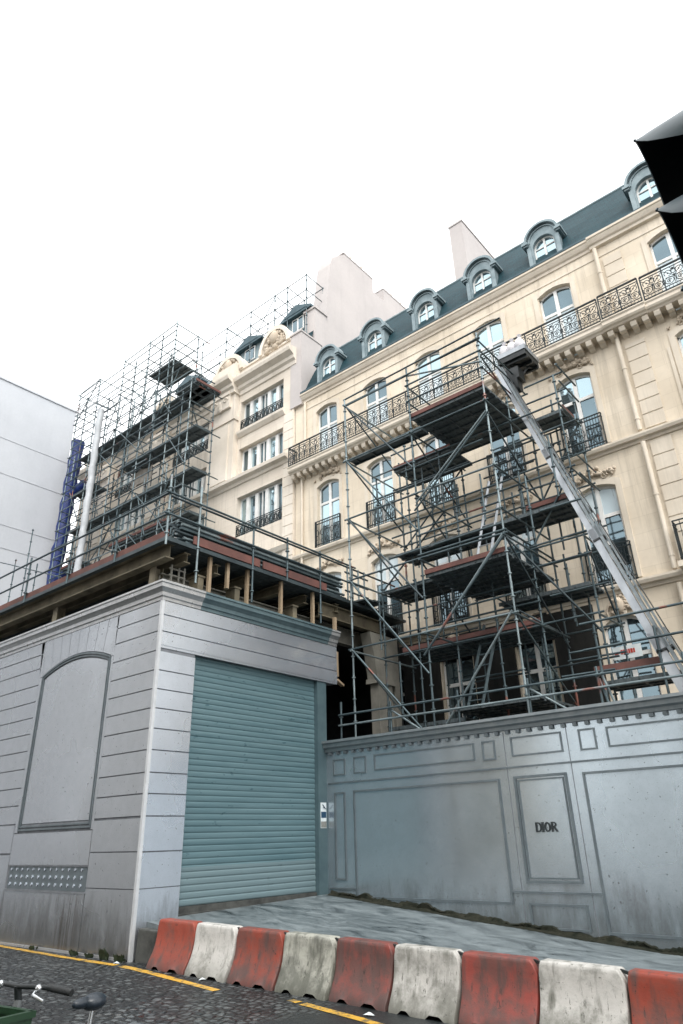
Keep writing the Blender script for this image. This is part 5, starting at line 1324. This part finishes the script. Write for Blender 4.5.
# ------------------------------------------------------------------ the other side of the street (stands behind the camera, seen in the panes; gaps and heights shaped for sheen and street shade)
def opposite(x0,x1,h,label):
    OB=thing('street_building',((x0+x1)/2,-9,0),label,'building')
    n=max(1,int((x1-x0)/3)); w=(x1-x0)/n; cx=[x0+w*(i+.5) for i in range(n)]
    ops=[(-x-.6,-x+.6,z,z+2.2,.1) for x in cx for z in (1,4.6,8.2,11.8) if z+3<h]
    m_=MB(); wall(m_,-x1,-x0,-.5,h,9,ops,.25,4); m_.v=[(-x,-y,z) for x,y,z in m_.v]
    for a in (x0,x1): m_.face([(a,-14,-.5),(a,-9,-.5),(a,-9,h),(a,-14,h)])
    m_.face([(x0,-14,-.5),(x0,-14,h),(x1,-14,h),(x1,-14,-.5)]); m_.face([(x0,-14,h),(x0,-9,h),(x1,-9,h),(x1,-14,h)])
    m_.build('wall',M['opposite'],OB,fix=False)
    m_=MB(); m_.prism([(-9,h+.002),(-8.8,h+.2),(-10.2,h+1.9),(-12.8,h+1.9),(-14,h+.002)],'x',x0,x1); m_.build('roof',M['slate'],OB)
    w0=None
    for x in cx:
        for z in (1,4.6,8.2,11.8):
            if z+3>=h: continue
            loc=(x-(x0+x1)/2,0,z)
            if w0 is None:
                wp=MB(); wp.face([(-.6,-.24,0),(-.6,-.24,2.3),(.6,-.24,2.3),(.6,-.24,0)]); w0=wp.build('window',M['glass_dark'],OB,local=True,fix=False); w0.location=loc
            else: dup(w0,OB,loc)
opposite(-36,-28.6,17.5,'narrow stone building opposite, the far one down the street behind the camera')
opposite(-21.5,-16.8,18,'middle stone building opposite, between two gaps, behind the camera')
opposite(-8.5,20,17.5,'wide stone building opposite, directly behind the camera')

# ------------------------------------------------------------------ camera, light, sky
yaw,pitch,roll=[math.radians(a) for a in (39.5,25.57,-1.64)]
r0=Vector((math.cos(yaw),math.sin(yaw),0)); fw=Vector((-math.sin(yaw)*math.cos(pitch),math.cos(yaw)*math.cos(pitch),math.sin(pitch))); u0=r0.cross(fw)
rr=r0*math.cos(roll)+u0*math.sin(roll); uu=-r0*math.sin(roll)+u0*math.cos(roll)
cam=bpy.data.cameras.new('camera'); co_=bpy.data.objects.new('camera',cam); COL.objects.link(co_)
cam.sensor_fit='VERTICAL'; cam.sensor_height=36; cam.sensor_width=24; cam.lens=680*36/1024; cam.clip_start=.05; cam.clip_end=2000
mt=Matrix(((rr.x,uu.x,-fw.x,0),(rr.y,uu.y,-fw.y,0),(rr.z,uu.z,-fw.z,1.65),(0,0,0,1))); co_.matrix_world=mt
scene.camera=co_
EL,AZ=math.radians(52),math.radians(128)   # azimuth measured clockwise from +y
sd=Vector((math.sin(AZ)*math.cos(EL),math.cos(AZ)*math.cos(EL),math.sin(EL)))
sun=bpy.data.lights.new('sun','SUN'); sun.energy=SUN_E; sun.angle=math.radians(25); sun.color=(1,.95,.88)
so_=bpy.data.objects.new('sun',sun); COL.objects.link(so_); so_.rotation_euler=sd.to_track_quat('Z','Y').to_euler(); so_.location=(20,-20,40)
wd=bpy.data.worlds.new('World'); scene.world=wd; wd.use_nodes=True; t=wd.node_tree
sky=nd(t,'ShaderNodeTexSky'); sky.sky_type='NISHITA'; sky.sun_disc=False; sky.sun_elevation=EL; sky.sun_rotation=AZ; sky.dust_density=6; sky.air_density=1.2; sky.ozone_density=1
hs=nd(t,'ShaderNodeHueSaturation'); hs.inputs['Saturation'].default_value=.12; t.links.new(sky.outputs[0],hs.inputs['Color'])
veil=mix(t,.65,hs.outputs[0],(6.6,6.7,6.75))   # thick even cloud over the clear sky
bg=t.nodes['Background']; bg.inputs['Strength'].default_value=SKY_S; t.links.new(veil,bg.inputs['Color'])
scene.view_settings.view_transform='Standard'; scene.view_settings.look='None'; scene.view_settings.gamma=1; scene.view_settings.exposure=EXPO
scene.cycles.max_bounces=8; scene.cycles.use_denoising=True
